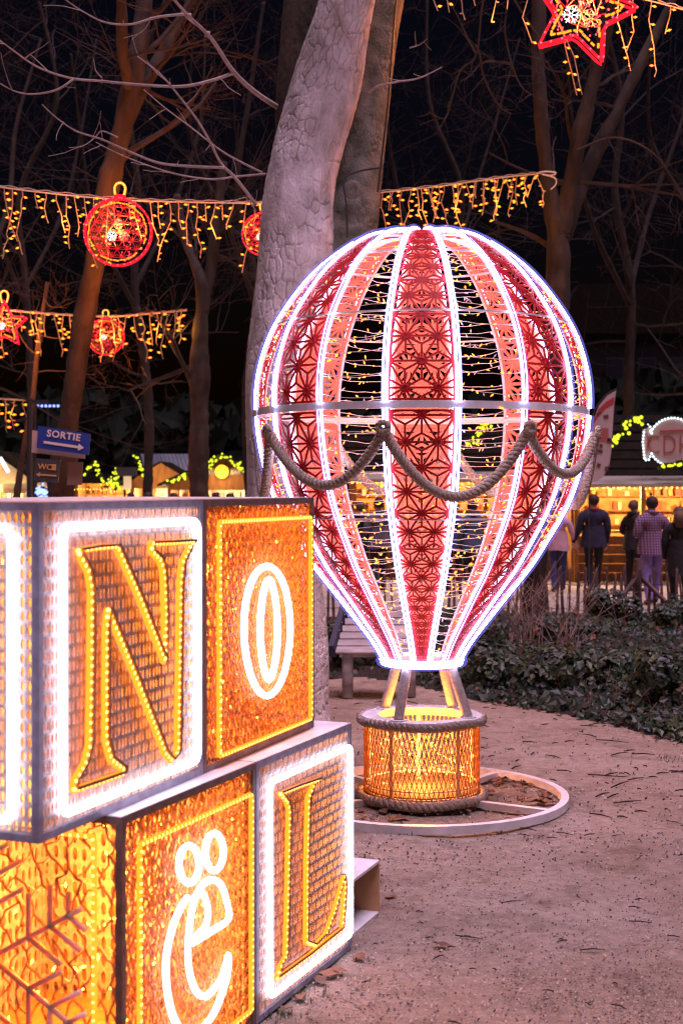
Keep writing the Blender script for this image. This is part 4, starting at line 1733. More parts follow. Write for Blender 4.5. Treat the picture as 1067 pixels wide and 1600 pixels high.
# ------------------------------------------------------------------ slatted sloping panel on a post
pb = gnd(543, 1090)
sp_ = thing('slatted_board', 'sloping board of pale wooden slats on a round post behind the balloon', 'board', pb)
sc_ = pb.y / FPX
for i in range(7):
    f = i / 6
    y0 = 950 + 66 * f
    xl = 547 - 24 * f
    xr = 640 + 6 * f
    p = at(xl, y0, pb.y + .30 - .36 * f)
    q = at(xr, y0, pb.y + .30 - .36 * f)
    mb = MB()
    mb.box((p + q) / 2, ((q - p).length, .070, .022), Matrix.Rotation(R(42), 3, 'X'))
    mb.build('slat', M_WOOD, sp_, off=pb)
mb = MB()
p0, p1 = at(545, 945, pb.y + .34), at(519, 1018, pb.y - .1)
mb.beam(p0 + Vector((-.03, 0, 0)), p1 + Vector((-.0, 0, 0)), .05, .14, up=(0, 0, 1))
mb.build('side_board', mat('dark_blue_board', (.03, .035, .07), .6), sp_, off=pb)
mb = MB()
for i in range(6):
    mb.octa(p0.lerp(p1, (i + .5) / 6) + Vector((0, -.06, .02)), .006)
mb.build('stud', M_SIGNW, sp_, off=pb)
mb = MB()
mb.tube([pb, Vector((pb.x, pb.y, at(543, 1020, pb.y).z))], .05, 14)
mb.build('post', M_WOOD, sp_, smooth=True, off=pb)
pr = gnd(640, 1085)
mb = MB()
mb.tube([Vector((pr.x, pb.y + .1, 0)), Vector((pr.x, pb.y + .1, at(640, 1018, pb.y + .1).z))], .05, 14)
mb.build('post', M_WOOD, sp_, smooth=True, off=pb)
mb = MB()
mb.beam(at(530, 1022, pb.y), at(648, 1022, pb.y), .05, .05)
mb.build('rail', M_WOOD, sp_, off=pb)

# ------------------------------------------------------------------ planting bed with ivy, shrubs and dry stalks
edge = [(300, 1075), (470, 1066), (560, 1058), (640, 1066), (750, 1095), (850, 1112), (930, 1125), (1000, 1141), (1067, 1158), (1180, 1185)]
EX = np.array([gnd(x, y).x for x, y in edge])
EY = np.array([gnd(x, y).y for x, y in edge])


def bed_h(x, y):
    e = np.interp(x, EX, EY)
    d = y - e
    k = np.clip(d / 1.1, 0, 1)
    back = np.clip((20.2 - y) / 1.0, 0, 1)
    right = np.clip((x + .2) / 1.2, .18, 1)
    h = .11 * np.sqrt(k) * back * right + (value_noise(np.asarray(x) * 1.6, np.asarray(y) * 1.6, 5) - .4) * .14 * k * back * right
    return np.where(d > 0, h, -.05)


M_SOIL = mat('bed_soil', (.022, .017, .013), .95, var=.3, vscale=12, bump=.5, bscale=30)
bx = np.arange(-2.6, 6.2, .09)
by = np.arange(9.6, 20.6, .11)
link('planting_bed', grid_mesh('planting_bed', bx, by, lambda X, Y: bed_h(X, Y) + (value_noise(X * 9, Y * 9, 8) - .5) * .05 * (bed_h(X, Y) > 0), M_SOIL), kind='structure')


def leaf_mat(name, c1, c2):
    m = mat(name, c1, .55, col2=c2, vscale=6, detail=2, spec=.5)
    return m


M_IVY = leaf_mat('ivy_leaf', (.015, .036, .013), (.006, .014, .007))
M_IVY2 = leaf_mat('ivy_leaf_light', (.05, .075, .02), (.022, .036, .012))


def leaf(mb, p, nrm, size, r, mi=0):
    nrm = nrm.normalized()
    u = nrm.orthogonal().normalized()
    a = r.uniform(0, 2 * PI)
    u = (u * math.cos(a) + nrm.cross(u) * math.sin(a))
    w = nrm.cross(u)
    s = size
    mb.add([p - u * s * .5, p + w * s * .42 - u * s * .1 + nrm * s * .10, p + u * s * .6, p - w * s * .42 - u * s * .1 + nrm * s * .10], [(0, 1, 2), (0, 2, 3)], mi)


r = random.Random(21)
mb = MB()
cnt = 0
while cnt < 26000:
    x = r.uniform(-1.2, 5.4)
    y = 10.0 + 9.6 * r.random() ** 1.5
    e = float(np.interp(x, EX, EY))
    d = y - e + r.uniform(-.10, .10)
    if d < -.06:
        continue
    keep = float(value_noise(np.array([x * 1.1]), np.array([y * 1.1]), 33)[0])
    if r.random() > .25 + keep:
        continue
    if x < .6 and r.random() < .8:
        continue
    h = float(bed_h(np.array([x]), np.array([max(y, e + .02)]))[0])
    tall = .02 + .07 * keep * min(1, max(d, 0) / .4)
    z = max(0.01, h) + r.random() * tall
    nrm = Vector((r.uniform(-.9, .9), r.uniform(-1.1, .3), r.uniform(.3, 1)))
    leaf(mb, Vector((x, y, z)), nrm, r.choice((.03, .04, .05, .06, .085)) * r.uniform(.8, 1.2), r, 2 if r.random() < .015 else 1 if (keep > .62 and r.random() < .5) or r.random() < .05 else 0)
    cnt += 1
for k in range(700):
    x, y = r.uniform(-.6, 5.2), 10.2 + 8.5 * r.random() ** 1.4
    e = float(np.interp(x, EX, EY))
    if y < e:
        continue
    z = float(bed_h(np.array([x]), np.array([y]))[0])
    p = Vector((x, y, max(z, 0)))
    d = Vector((r.uniform(-.6, .6), r.uniform(-.4, .4), 1)) * r.uniform(.08, .26)
    mb.tube([p, p + d * .5 + Vector((r.uniform(-.02, .02), 0, 0)), p + d], .0028, 3, mi=2)
    if r.random() < .6:
        leaf(mb, p + d * .9, Vector((r.uniform(-1, 1), -1, r.uniform(0, 1))), r.uniform(.04, .08), r, 2 if r.random() < .2 else 0)
ivy = mb.build('ivy_ground_cover', [M_IVY, M_IVY2, M_LEAFB], kind='stuff')
tag(ivy, 'dark green ivy covering the planting bed', 'ivy')


def shrub(label, px, py, D, rx, rz, n, seed, mats=(M_IVY, M_IVY2), light=.15):
    b = at(px, py, D)
    b.z = max(0.0, float(bed_h(np.array([b.x]), np.array([b.y]))[0]) - .05)
    e = thing('leafy_shrub', label, 'shrub', b, 0, 'leafy shrubs in the planting bed')
    r = random.Random(seed)
    cl = [(Vector((r.uniform(-.8, .8) * rx, r.uniform(-.5, .5) * rx, r.uniform(.25, .8) * rz)), r.uniform(.28, .5)) for _ in range(9)]
    mb = MB()
    for k in range(n):
        c, s = r.choice(cl)
        d = Vector((r.gauss(0, 1), r.gauss(0, 1), r.gauss(0, 1))).normalized()
        p = c + Vector((d.x * rx * s, d.y * rx * s, d.z * rz * s)) * r.uniform(.75, 1.05)
        if p.z < 0:
            continue
        leaf(mb, p, d + Vector((0, -.3, .5)), r.uniform(.035, .075), r, 1 if r.random() < light else 0)
    mb.build('foliage', list(mats), e, kind='stuff')
    mb = MB()
    for k in range(7):
        c, s = cl[k]
        mb.tube([Vector((c.x * .1, c.y * .1, 0)), c * .5 + Vector((0, 0, .05)), c], .010, 4)
    mb.build('stem', M_TWIG, e)


shrub('round dark shrub against the fence below the couple', 962, 985, 18.2, .36, .52, 2200, 1)
shrub('dark shrub at the right edge against the fence', 1064, 990, 17.6, .36, .42, 1600, 2)
shrub('glossy ivy bush at the right edge beside the path', 1050, 1110, 11.6, .42, .42, 1700, 3, light=.2)
shrub('low ivy clump nearest the balloon basket', 800, 1080, 13.0, .42, .36, 1300, 4, light=.25)
shrub('ivy clump in the middle of the bed', 905, 1090, 12.6, .5, .38, 1500, 5, light=.3)
shrub('dark shrub low behind the slatted board', 590, 1045, 14.6, .6, .5, 1300, 6, light=.02)
shrub('dark shrub behind the balloon throat', 690, 1040, 14.6, .6, .5, 1300, 7, light=.05)
shrub('dark shrub between the dry stalks and the fence', 900, 1000, 16.6, .5, .26, 1200, 8, light=.05)


def stalks(label, px, py, D, n, h, spread, seed):
    b = at(px, py, D)
    b.z = max(0.0, float(bed_h(np.array([b.x]), np.array([b.y]))[0]) - .03)
    e = tag(None or bpy.data.objects.new('dry_shrub', None), label, 'shrub', 'dry stalks in the planting bed')
    COL.objects.link(e)
    e.location = b
    r = random.Random(seed)
    for k in range(n):
        mb = MB()
        x = r.uniform(-.5, .5) * spread * .5
        lean = r.uniform(-1, 1)
        pts = [Vector((x, r.uniform(-.1, .1), 0))]
        H = h * r.uniform(.5, 1.1)
        for i in range(5):
            f = (i + 1) / 5
            pts.append(Vector((x + lean * spread * f ** 1.6 * .8, pts[0].y + r.uniform(-.04, .04), H * f * (1 - .25 * abs(lean) * f))))
        mb.tube(pts, [.006 * (1 - .7 * i / 5) for i in range(6)], 4)
        for q in range(2):
            i = r.randrange(2, 5)
            d = Vector((r.uniform(-1, 1), r.uniform(-.5, .5), r.uniform(.3, 1)))
            mb.tube([pts[i], pts[i] + d * .1 * h, pts[i] + d * .2 * h + Vector((0, 0, .02))], .003, 3)
        mb.build('stalk', M_TWIGP, e)


stalks('fan of dry leafless stalks left in the planting bed', 812, 1030, 15.4, 26, 1.25, .55, 1)
stalks('dry arching stalks in the bed in front of the fence', 868, 1040, 15.0, 24, 1.0, .85, 2)

# ------------------------------------------------------------------ chestnut paling fence
fb = Vector((-.6, 20.0, 0))
fence = thing('paling_fence', 'low chestnut paling fence between planting bed and market lane', 'fence', fb)
r = random.Random(8)
M_PALE = mat('chestnut_pale', (.15, .10, .095), .85, var=.4, vscale=7, stretch=(1, 1, .2))
x = -.6
i = 0
while x < 5.6:
    h = .74 * r.uniform(.9, 1.08)
    w = r.uniform(.026, .042)
    yy = 20.0 - .10 * (x + .6) + r.uniform(-.03, .03)
    ln = r.uniform(-.05, .05)
    mb = MB()
    vs_ = []
    for zz, ww, dx in ((0, w, 0), (h * .55, w * r.uniform(.85, 1.1), ln * .5 + r.uniform(-.008, .008)), (h - .05, w * .9, ln)):
        for a, b in ((-1, -1), (1, -1), (1, 1), (-1, 1)):
            vs_.append((x + dx + a * ww / 2, yy + b * .014, zz))
    vs_.append((x + ln, yy, h))
    fs_ = [(3, 2, 1, 0)]
    for k in range(2):
        for j in range(4):
            j2 = (j + 1) % 4
            fs_.append((k * 4 + j, k * 4 + j2, k * 4 + 4 + j2, k * 4 + 4 + j))
    fs_ += [(8, 9, 12), (9, 10, 12), (10, 11, 12), (11, 8, 12)]
    mb.add(vs_, fs_)
    mb.build('picket', M_PALE, fence, off=fb)
    x += r.uniform(.078, .112)
for zz in (.18, .52):
    mb = MB()
    for o_ in (-.02, .02):
        mb.tube([(xx, 20.0 - .10 * (xx + .6) + o_, zz + .01 * math.sin(xx * 9)) for xx in np.arange(-.6, 5.6, .1)], .004, 4)
    mb.build('binding_wire', M_DARK, fence, off=fb)
for xx, dx in ((4.05, -.5), (4.12, .55)):
    mb = MB()
    mb.tube([(xx, 19.55, .62), (xx + dx * .5, 19.45, .33), (xx + dx, 19.35, .02)], .035, 7)
    mb.build('brace', M_PALE, fence, off=fb)
mb = MB()
mb.tube([(4.08, 19.62, 0), (4.08, 19.62, .88)], .045, 8)
mb.build('post', M_PALE, fence, off=fb)


# ------------------------------------------------------------------ market stalls
def bulbs_along(pts, step, rad, material, name, parent, off, jit=.04, seed=0, kind='stuff'):
    r = random.Random(seed)
    mb = MB()
    for p in resample(pts, step):
        mb.ball(p + Vector((r.uniform(-jit, jit), r.uniform(-jit, jit) - .03, r.uniform(-jit, jit))), rad, 6, 4)
    return mb.build(name, material, parent, off=off, kind=kind)


WARM = (1.0, .55, .18)
GOODS = [mat('goods_%d' % i, c, .5) for i, c in enumerate([(.75, .25, .08), (.8, .55, .2), (.6, .08, .06), (.85, .75, .55), (.35, .2, .1), (.7, .4, .12), (.9, .6, .5)])]
M_INNER = mat('stall_inner_boards', (.62, .36, .14), .7, var=.25, vscale=5)
M_COUNTER = mat('stall_counter', (.28, .14, .07), .7, var=.3, vscale=6)
M_ROOF = mat('stall_roof', (.014, .011, .008), .9, spec=.05, var=.3, vscale=5, bump=.2, bscale=20)
M_AWN = mat('awning_canvas', (.30, .26, .20), .8, var=.1, vscale=4)


def open_stall(label, x0, x1, yf, depth, z_eave, z_ridge, seed, lamp=90, awn=True):
    """timber stall with an open serving front facing the camera"""
    b = Vector(((x0 + x1) / 2, yf, 0))
    W = x1 - x0
    e = thing('market_stall', label, 'stall', b, 0, 'timber stalls of the market')
    r = random.Random(seed)
    n = int(W / .22)
    cz = 1.0
    for k in range(5):                                   # counter front of horizontal boards
        mb = MB()
        mb.box((0, 0, .10 + k * .18), (W, .04, .172))
        mb.build('counter_board', M_COUNTER, e)
    mb = MB()
    mb.box((0, -.06, cz), (W + .04, .42, .05))
    mb.build('counter_top', M_INNER, e)
    mb = MB()
    mb.box((0, depth, z_eave / 2), (W, .05, z_eave))
    mb.build('back_wall', M_INNER, e)
    for sx in (-1, 1):
        mb = MB()
        mb.box((sx * W / 2, depth / 2, z_eave / 2), (.06, depth - .06, z_eave))
        mb.build('side_wall', M_WOODO, e)
    npost = max(2, int(W / 1.3) + 1)
    for k in range(npost):
        mb = MB()
        mb.box((-W / 2 + .06 + (W - .12) * k / (npost - 1), -.03, z_eave / 2), (.09, .09, z_eave))
        mb.build('post', M_WOODO, e)
    for k in range(3):
        mb = MB()
        mb.box((0, depth - .16, 1.08 + k * .30), (W - .1, .26, .025))
        sh = mb.build('shelf', M_WOODO, e)
        x = -W / 2 + .15
        while x < W / 2 - .15:
            w = r.uniform(.06, .16)
            h = r.uniform(.08, .22)
            if r.random() < .8:
                mb = MB()
                if r.random() < .5:
                    mb.lathe([(.0, 0), (w * .45, 0), (w * .48, h * .7), (w * .25, h * .85), (w * .25, h), (0, h)], 8, c=(x, depth - .17, 1.095 + k * .30))
                else:
                    mb.box((x, depth - .17, 1.095 + k * .30 + h / 2), (w, .14, h))
                mb.build('goods', r.choice(GOODS), sh)
            x += w + r.uniform(.01, .08)
    x = -W / 2 + .2
    while x < W / 2 - .2:
        w, h = r.uniform(.12, .3), r.uniform(.06, .28)
        if r.random() < .75:
            mb = MB()
            if r.random() < .4:
                mb.lathe([(0, 0), (w * .4, 0), (w * .5, h * .5), (w * .3, h), (0, h)], 9, c=(x, -.04, cz + .026))
            else:
                mb.box((x, -.04, cz + .026 + h / 2), (w, .22, h), Matrix.Rotation(r.uniform(-.2, .2), 3, 'Z'))
            mb.build('goods', r.choice(GOODS), e)
        x += w + r.uniform(.03, .2)
    # roof: slope towards the camera with shingle courses, and canvas awning
    ncrs = 7
    for k in range(ncrs):
        f0, f1 = k / ncrs, (k + 1) / ncrs
        y0, y1 = -.35 + (depth * .5 + .35) * f0, -.35 + (depth * .5 + .35) * f1
        za, zb = z_eave + (z_ridge - z_eave) * f0, z_eave + (z_ridge - z_eave) * f1
        mb = MB()
        mb.add([(-W / 2 - .15, y0 - .03, za + .02), (W / 2 + .15, y0 - .03, za + .02), (W / 2 + .15, y1, zb), (-W / 2 - .15, y1, zb),
                (-W / 2 - .15, y0 - .03, za - .02), (W / 2 + .15, y0 - .03, za - .02), (W / 2 + .15, y1, zb - .04), (-W / 2 - .15, y1, zb - .04)],
               [(0, 1, 2, 3), (7, 6, 5, 4), (0, 4, 5, 1), (1, 5, 6, 2), (2, 6, 7, 3), (3, 7, 4, 0)])
        mb.build('roof_course', M_ROOF, e)
    mb = MB()
    mb.add([(-W / 2 - .15, depth * .5, z_ridge), (W / 2 + .15, depth * .5, z_ridge), (W / 2 + .15, depth + .3, z_eave), (-W / 2 - .15, depth + .3, z_eave)], [(0, 1, 2, 3)])
    mb.build('rear_roof', M_ROOF, e)
    if awn:
        mb = MB()
        za = z_eave - .02
        mb.add([(-W / 2 - .1, -1.0, za - .10), (W / 2 + .1, -1.0, za - .10), (W / 2 + .1, -.36, za + .06), (-W / 2 - .1, -.36, za + .06),
                (-W / 2 - .1, -1.0, za - .16), (W / 2 + .1, -1.0, za - .16), (W / 2 + .1, -.36, za + .0), (-W / 2 - .1, -.36, za + .0)],
               [(0, 1, 2, 3), (7, 6, 5, 4), (0, 4, 5, 1), (1, 5, 6, 2), (2, 6, 7, 3), (3, 7, 4, 0)])
        mb.build('awning', M_AWN, e)
    yb = -1.0 if awn else -.1
    bulbs_along([Vector((-W / 2, yb, z_eave - .20)), Vector((W / 2, yb, z_eave - .20))], .10, .018, M_STALLB, 'eave_bulb', e, None, .015, seed)
    nl = max(1, int(W / 1.5))
    for k in range(nl):
        x = -W / 2 + W * (k + .5) / nl
        mb = MB()
        mb.ball((x, .45, z_eave - .18), .05, 8, 6)
        mb.tube([(x, .45, z_eave - .13), (x, .45, z_eave + .02)], .006, 4, mi=0)
        lam = mb.build('hanging_lamp', M_STALLB, e)
        point(e, (x, .38, z_eave - .25), lamp / nl, WARM, .06)
    return e


stallR = open_stall('candy stall with goods lit orange under a canvas awning at the right', 4.55, 8.6, 28.0, 2.2, 2.05, 3.35, 3, lamp=150)
stallM = open_stall('lit stall seen through the balloon', .2, 4.35, 29.2, 2.2, 2.15, 3.1, 5, lamp=130)

# candy-shaped LED sign
sc0 = at(1050, 691, 27.2)
sign = thing('candy_sign', 'candy-shaped sign outlined in white LEDs reading CDHI', 'sign', sc0)
u = 27.2 / FPX
ell = [(math.cos(a) * 38 * u, math.sin(a) * 38 * u) for a in np.linspace(PI * .86, -PI * .86, 34)]
tail = [(-33 * u, 16 * u * .85), (-36 * u, 28 * u * .9), (-44 * u, 30 * u), (-47 * u, 0), (-44 * u, -28 * u), (-38 * u, -28 * u), (-33 * u, -17 * u)]
mb = MB()
mb.prism(ell, .05)
mb.prism([(-33.5 * u, 15 * u), (-38 * u, 26 * u), (-45 * u, 28 * u), (-47 * u, 0), (-45 * u, -27 * u), (-39 * u, -26 * u), (-33.5 * u, -15 * u)], .05, Matrix.Translation((-.005, .004, 0)))
mb.build('panel', mat('candy_panel', (.55, .40, .36), .6, var=.1, vscale=4), sign)
mb = MB()
for p in resample([Vector((x, -.03, z)) for x, z in ell] + [Vector((x, -.03, z)) for x, z in tail[::-1]], .062, True):
    mb.ball(p, .021, 6, 4)
mb.build('led_outline', M_COOLB, sign, kind='stuff')
M_SRED = mat('sign_red_paint', (.42, .05, .05), .6)
o = link('lettering', text_mesh('CDHI', .46, M_SRED, .006, -.012, width=1.08), sign)
o.location = (.0, -.012, -.06)
o.rotation_euler = (PI / 2, 0, 0)
o.scale = (.85, 1.15, 1)
mb = MB()
mb.beam((-20 * u, -.012, 17 * u), (30 * u, -.012, 19 * u), .02, .03)
mb.build('red_bar', M_SRED, sign)
mb = MB()
mb.prism([(-42 * u, 22 * u), (-39 * u, 2 * u), (-43 * u, -20 * u), (-38 * u, -4 * u), (-34 * u, 3 * u), (-38 * u, 5 * u)], .01, Matrix.Translation((0, -.012, 0)))
mb.build('wrapper_mark', M_SRED, sign)
mb = MB()
for x in (-.25, .25):
    mb.tube([(x, .06, 0), (x, .3, -.62)], .02, 6)
mb.build('bracket', M_DARK, sign)


def garland(label, pts, D, seed, n=46, rad=.030, spread=5, material=M_YELG):
    P = resample(spline([at(x, y, D) for x, y in pts], 8), .01)
    base = P[0].copy()
    e = thing('garland', label, 'garland', base, 0, 'lit garlands on the stalls')
    r = random.Random(seed)
    mb = MB()
    mb.tube(P[::6] + [P[-1]], .02, 5)
    M_FIR = mat('fir_garland', (.03, .055, .02), .8)
    for k in range(160):
        p = r.choice(P)
        leaf(mb, p + Vector((r.uniform(-.05, .05), r.uniform(-.05, .05), r.uniform(-.05, .05))), Vector((r.uniform(-1, 1), -1, r.uniform(-1, 1))), .09, r)
    mb.build('greenery', M_FIR, e, off=base, kind='stuff')
    mb = MB()
    s_ = spread * D / FPX
    for k in range(n):
        p = r.choice(P) + Vector((r.gauss(0, .5) * s_, -.06, r.gauss(0, .5) * s_))
        mb.ball(p, rad * r.uniform(.7, 1.1), 6, 4)
    mb.build('bulb', material, e, off=base, kind='stuff')
    return e


garland('yellow-lit garland arching left of the candy sign', [(956, 697), (966, 683), (974, 680), (976, 664), (988, 654), (1000, 658), (1006, 668)], 27.0, 1, 26, .034, 6)
garland('yellow-lit garland under the candy sign', [(1030, 730), (1050, 728), (1066, 724), (1080, 722)], 27.0, 2, 12, .03, 3)
garland('yellow-lit garland seen through the balloon right of its centre', [(728, 700), (738, 690), (750, 676), (758, 662), (766, 672)], 28.6, 3, 26, .03, 6)

# feather flag
fb_ = gnd(946, HORIZON + CAM_H * FPX / 24.5)
flag = thing('feather_flag', 'tall white feather flag with red stripe beside the balloon', 'flag', fb_)
FD = 24.5
out = [(962, 610), (948, 618), (935, 634), (927, 655), (922, 690), (921, 755), (932, 752), (942, 745), (951, 728), (955, 700), (957, 660), (959, 630)]
mb = MB()
mb.prism([(at(x, y, FD).x - fb_.x, at(x, y, FD).z) for x, y in out], .012)
mb.build('sail', mat('flag_cloth', (.52, .42, .40), .8, var=.1, vscale=3), flag)
mb = MB()
mb.prism([(at(x, y, FD).x - fb_.x, at(x, y, FD).z) for x, y in [(959, 620), (946, 628), (934, 640), (928, 654), (927, 662), (938, 646), (948, 637), (958, 632)]], .016, Matrix.Translation((0, -.004, 0)))
mb.build('red_stripe', M_SRED, flag)
mb = MB()
r = random.Random(3)
for k in range(9):
    x, y = r.uniform(934, 952), r.uniform(645, 740)
    p = at(x, y, FD)
    mb.box((p.x - fb_.x, -.006, p.z), (r.uniform(.03, .10), .006, r.uniform(.02, .09)), Matrix.Rotation(r.uniform(-.5, .5), 3, 'Y'))
mb.build('printed_mark', mat('flag_print', (.12, .05, .05), .7), flag)
mb = MB()
mb.box((at(941, 679, FD).x - fb_.x, -.006, at(941, 679, FD).z), (.20, .006, .22))
mb.build('red_print', mat('flag_print_red', (.42, .12, .10), .7), flag)
mb = MB()
pl = [Vector((at(x, y, FD).x - fb_.x, .01, at(x, y, FD).z)) for x, y in ((920, 760), (919, 700), (924, 655), (934, 632), (948, 616), (962, 608))]
mb.tube([Vector((pl[0].x, .01, 0))] + spline(pl, 5), .014, 6)
mb.build('pole', M_DARK, flag)


def gable_stall(label, x0, x1, yf, depth, z_eave, z_ridge, seed, lamp=60, roofm=M_ROOF, wall=M_WOODO, gar=None):
    """timber chalet whose gable faces the camera"""
    b = Vector(((x0 + x1) / 2, yf, 0))
    W = x1 - x0
    e = thing('market_stall', label, 'stall', b, 0, 'timber stalls of the market')
    mb = MB()
    mb.prism([(-W / 2, z_eave - .25), (W / 2, z_eave - .25), (W / 2, z_eave), (0, z_ridge), (-W / 2, z_eave)], .05)
    mb.build('gable', wall, e)
    for k in range(5):
        mb = MB()
        mb.box((0, .02, .1 + k * .19), (W, .05, .18))
        mb.build('counter_board', M_COUNTER, e)
    mb = MB()
    mb.box((0, depth, z_eave / 2), (W, .05, z_eave))
    mb.build('back_wall', mat('stall_pale_inside', (.70, .60, .45), .7, var=.15, vscale=4), e)
    for sx in (-1, 1):
        mb = MB()
        mb.box((sx * (W / 2 - .03), depth / 2, z_eave / 2), (.06, depth - .1, z_eave))
        mb.build('side_wall', wall, e)
        mb = MB()
        mb.box((sx * (W / 2 - .06), -.04, z_eave / 2), (.10, .08, z_eave))
        mb.build('post', wall, e)
        nr = 9
        for k in range(nr):                             # corrugated roof sheets running down each slope
            y0, y1 = -.3 + (depth + .5) * k / nr, -.3 + (depth + .5) * (k + .86) / nr
            xo = sx * (W / 2 + .25)
            zo = z_eave - (z_ridge - z_eave) * .25 / (W / 2)
            mb = MB()
            mb.add([(0, y0, z_ridge + .03), (0, y1, z_ridge + .03), (xo, y1, zo + .03), (xo, y0, zo + .03), (0, y0, z_ridge - .02), (0, y1, z_ridge - .02), (xo, y1, zo - .02), (xo, y0, zo - .02)],
                   [(0, 1, 2, 3), (7, 6, 5, 4), (0, 4, 5, 1), (1, 5, 6, 2), (2, 6, 7, 3), (3, 7, 4, 0)])
            mb.build('roof_sheet', roofm, e)
    r = random.Random(seed)
    for k in range(2):
        mb = MB()
        mb.box((0, depth - .2, 1.2 + k * .35), (W - .2, .25, .03))
        sh = mb.build('shelf', M_WOODO, e)
        x = -W / 2 + .2
        while x < W / 2 - .2:
            w, h = r.uniform(.08, .2), r.uniform(.1, .26)
            mb = MB()
            mb.box((x, depth - .2, 1.216 + k * .35 + h / 2), (w, .14, h))
            mb.build('goods', r.choice(GOODS), sh)
            x += w + r.uniform(.02, .15)
    mb = MB()
    mb.box((0, .3, z_eave - .08), (W * .7, .06, .05))
    mb.build('tube_lamp', M_STALLB, e)
    point(e, (0, .5, z_eave - .3), lamp, (1, .72, .38), .1)
    point(e, (0, -.7, z_eave + .1), lamp * .09, (1, .55, .2), .1)
    return e


DB = 40.0
xa, xb = at(262, 0, DB).x, at(432, 0, DB).x
stB = gable_stall('stall with gable garland and round yellow smiley sign on the left', xa, xb, DB, 2.6, at(0, 752, DB).z, at(0, 712, DB).z, 5, 110)
xc, xd = at(120, 0, 43).x, at(240, 0, 43).x
stA = gable_stall('stall with dark ribbed roof behind the dark trunk', at(205, 0, 42).x, at(300, 0, 42).x, 42.0, 2.4, at(0, 750, 42).z, at(0, 722, 42).z, 6, 90)
stC = gable_stall('cream stall with orange lettering at the far left edge', at(-60, 0, 37).x, at(44, 0, 37).x, 37, 2.4, at(0, 742, 37).z, at(0, 705, 37).z, 7, 90, wall=mat('stall_cream', (.70, .58, .42), .7))
# long dark pitched roof whose ridge runs across
rA = gnd(254, HORIZON + CAM_H * FPX / 46)
roofst = thing('long_stall', 'long stall with dark ribbed metal roof sloping to the front', 'stall', rA, 0, 'timber stalls of the market')
x0, x1 = at(213, 0, 45).x - rA.x, at(300, 0, 45).x - rA.x
zr, ze = at(0, 708, 45).z, at(0, 750, 45).z
nr = 14
for k in range(nr):
    f0, f1 = k / nr, (k + .88) / nr
    mb = MB()
    xs0, xs1 = x0 + (x1 - x0) * f0, x0 + (x1 - x0) * f1
    sk = .42
    mb.add([(xs0, 0, zr), (xs1, 0, zr), (xs1 + sk, -1.5, ze), (xs0 + sk, -1.5, ze), (xs0, 0, zr - .05), (xs1, 0, zr - .05), (xs1 + sk, -1.5, ze - .05), (xs0 + sk, -1.5, ze - .05)],
           [(0, 1, 2, 3), (7, 6, 5, 4), (0, 4, 5, 1), (1, 5, 6, 2), (2, 6, 7, 3), (3, 7, 4, 0)])
    mb.build('roof_sheet', mat('roof_slate_blue', (.10, .11, .14), .45, var=.2, vscale=3), roofst)
mb = MB()
mb.box(((x0 + x1) / 2 + .2, -.6, ze / 2 - .05), (x1 - x0 - .1, 1.2, ze - .1))
mb.build('wall', M_WOODO, roofst)
# smiley sign and lettering on the gable
sg = at(347, 737, DB - .25)
sm = thing('smiley_sign', 'round yellow smiley sign with lettering on the gable stall', 'sign', sg)
mb = MB()
mb.lathe([(0, 0), (10.5 * DB / FPX, 0), (10.5 * DB / FPX, .05), (0, .05)], 24)
o = mb.build('disc', mat('smiley_yellow', (.85, .62, .03), .5, emit=(1, .7, .05), estr=.12), sm)
o.rotation_euler = (PI / 2, 0, 0)
mb = MB()
for sx in (-1, 1):
    mb.ball((sx * .055, -.06, .05), .018, 8, 5, sc=(1, .4, 1.3))
mb.tube([(.09 * math.cos(a), -.06, .09 * math.sin(a)) for a in np.linspace(PI * 1.15, PI * 1.85, 9)], .011, 5)
mb.build('face', M_DARK, sm)
mb = MB()
mb.box((0, .06, -.01), (1.12, .03, .20))
mb.build('name_board', mat('name_board_grey', (.20, .16, .14), .7), sm)
for s_, x in (('S', -.38), ('BAR', .38)):
    o = link('lettering', text_mesh(s_, .15, M_SIGNW, .003, .001), sm)
    o.location = (x, .03, -.02)
    o.rotation_euler = (PI / 2, 0, 0)
# lettering on the far left stall
lb = at(24, 763, 36.7)
ls = thing('stall_signboard', 'cream signboard with orange letters on the far left stall', 'sign', lb)
mb = MB()
mb.box((0, 0, 0), (.62, .03, .26))
mb.build('board', mat('signboard_cream', (.55, .55, .38), .7), ls)
for s_, x, z in (('CH', -.16, -.05), ('DO', .2, -.05)):
    o = link('lettering', text_mesh(s_, .15, mat('orange_print', (.75, .30, .05), .6), .003, .002), ls)
    o.location = (x, -.02, z)
    o.rotation_euler = (PI / 2, 0, 0)
# white LED gable edge at the far left
mb = MB()
pA, pB = at(-14, 718, 36.5), at(2, 714, 36.5)
mb.beam(at(1, 715, 36.4), at(14, 738, 36.4), .06, .08)
mb.beam(at(1, 715, 36.4), at(-14, 738, 36.4), .06, .08)
tag(mb.build('gable_light', M_COOLB), 'white lit gable edge on the far left stall', 'light')

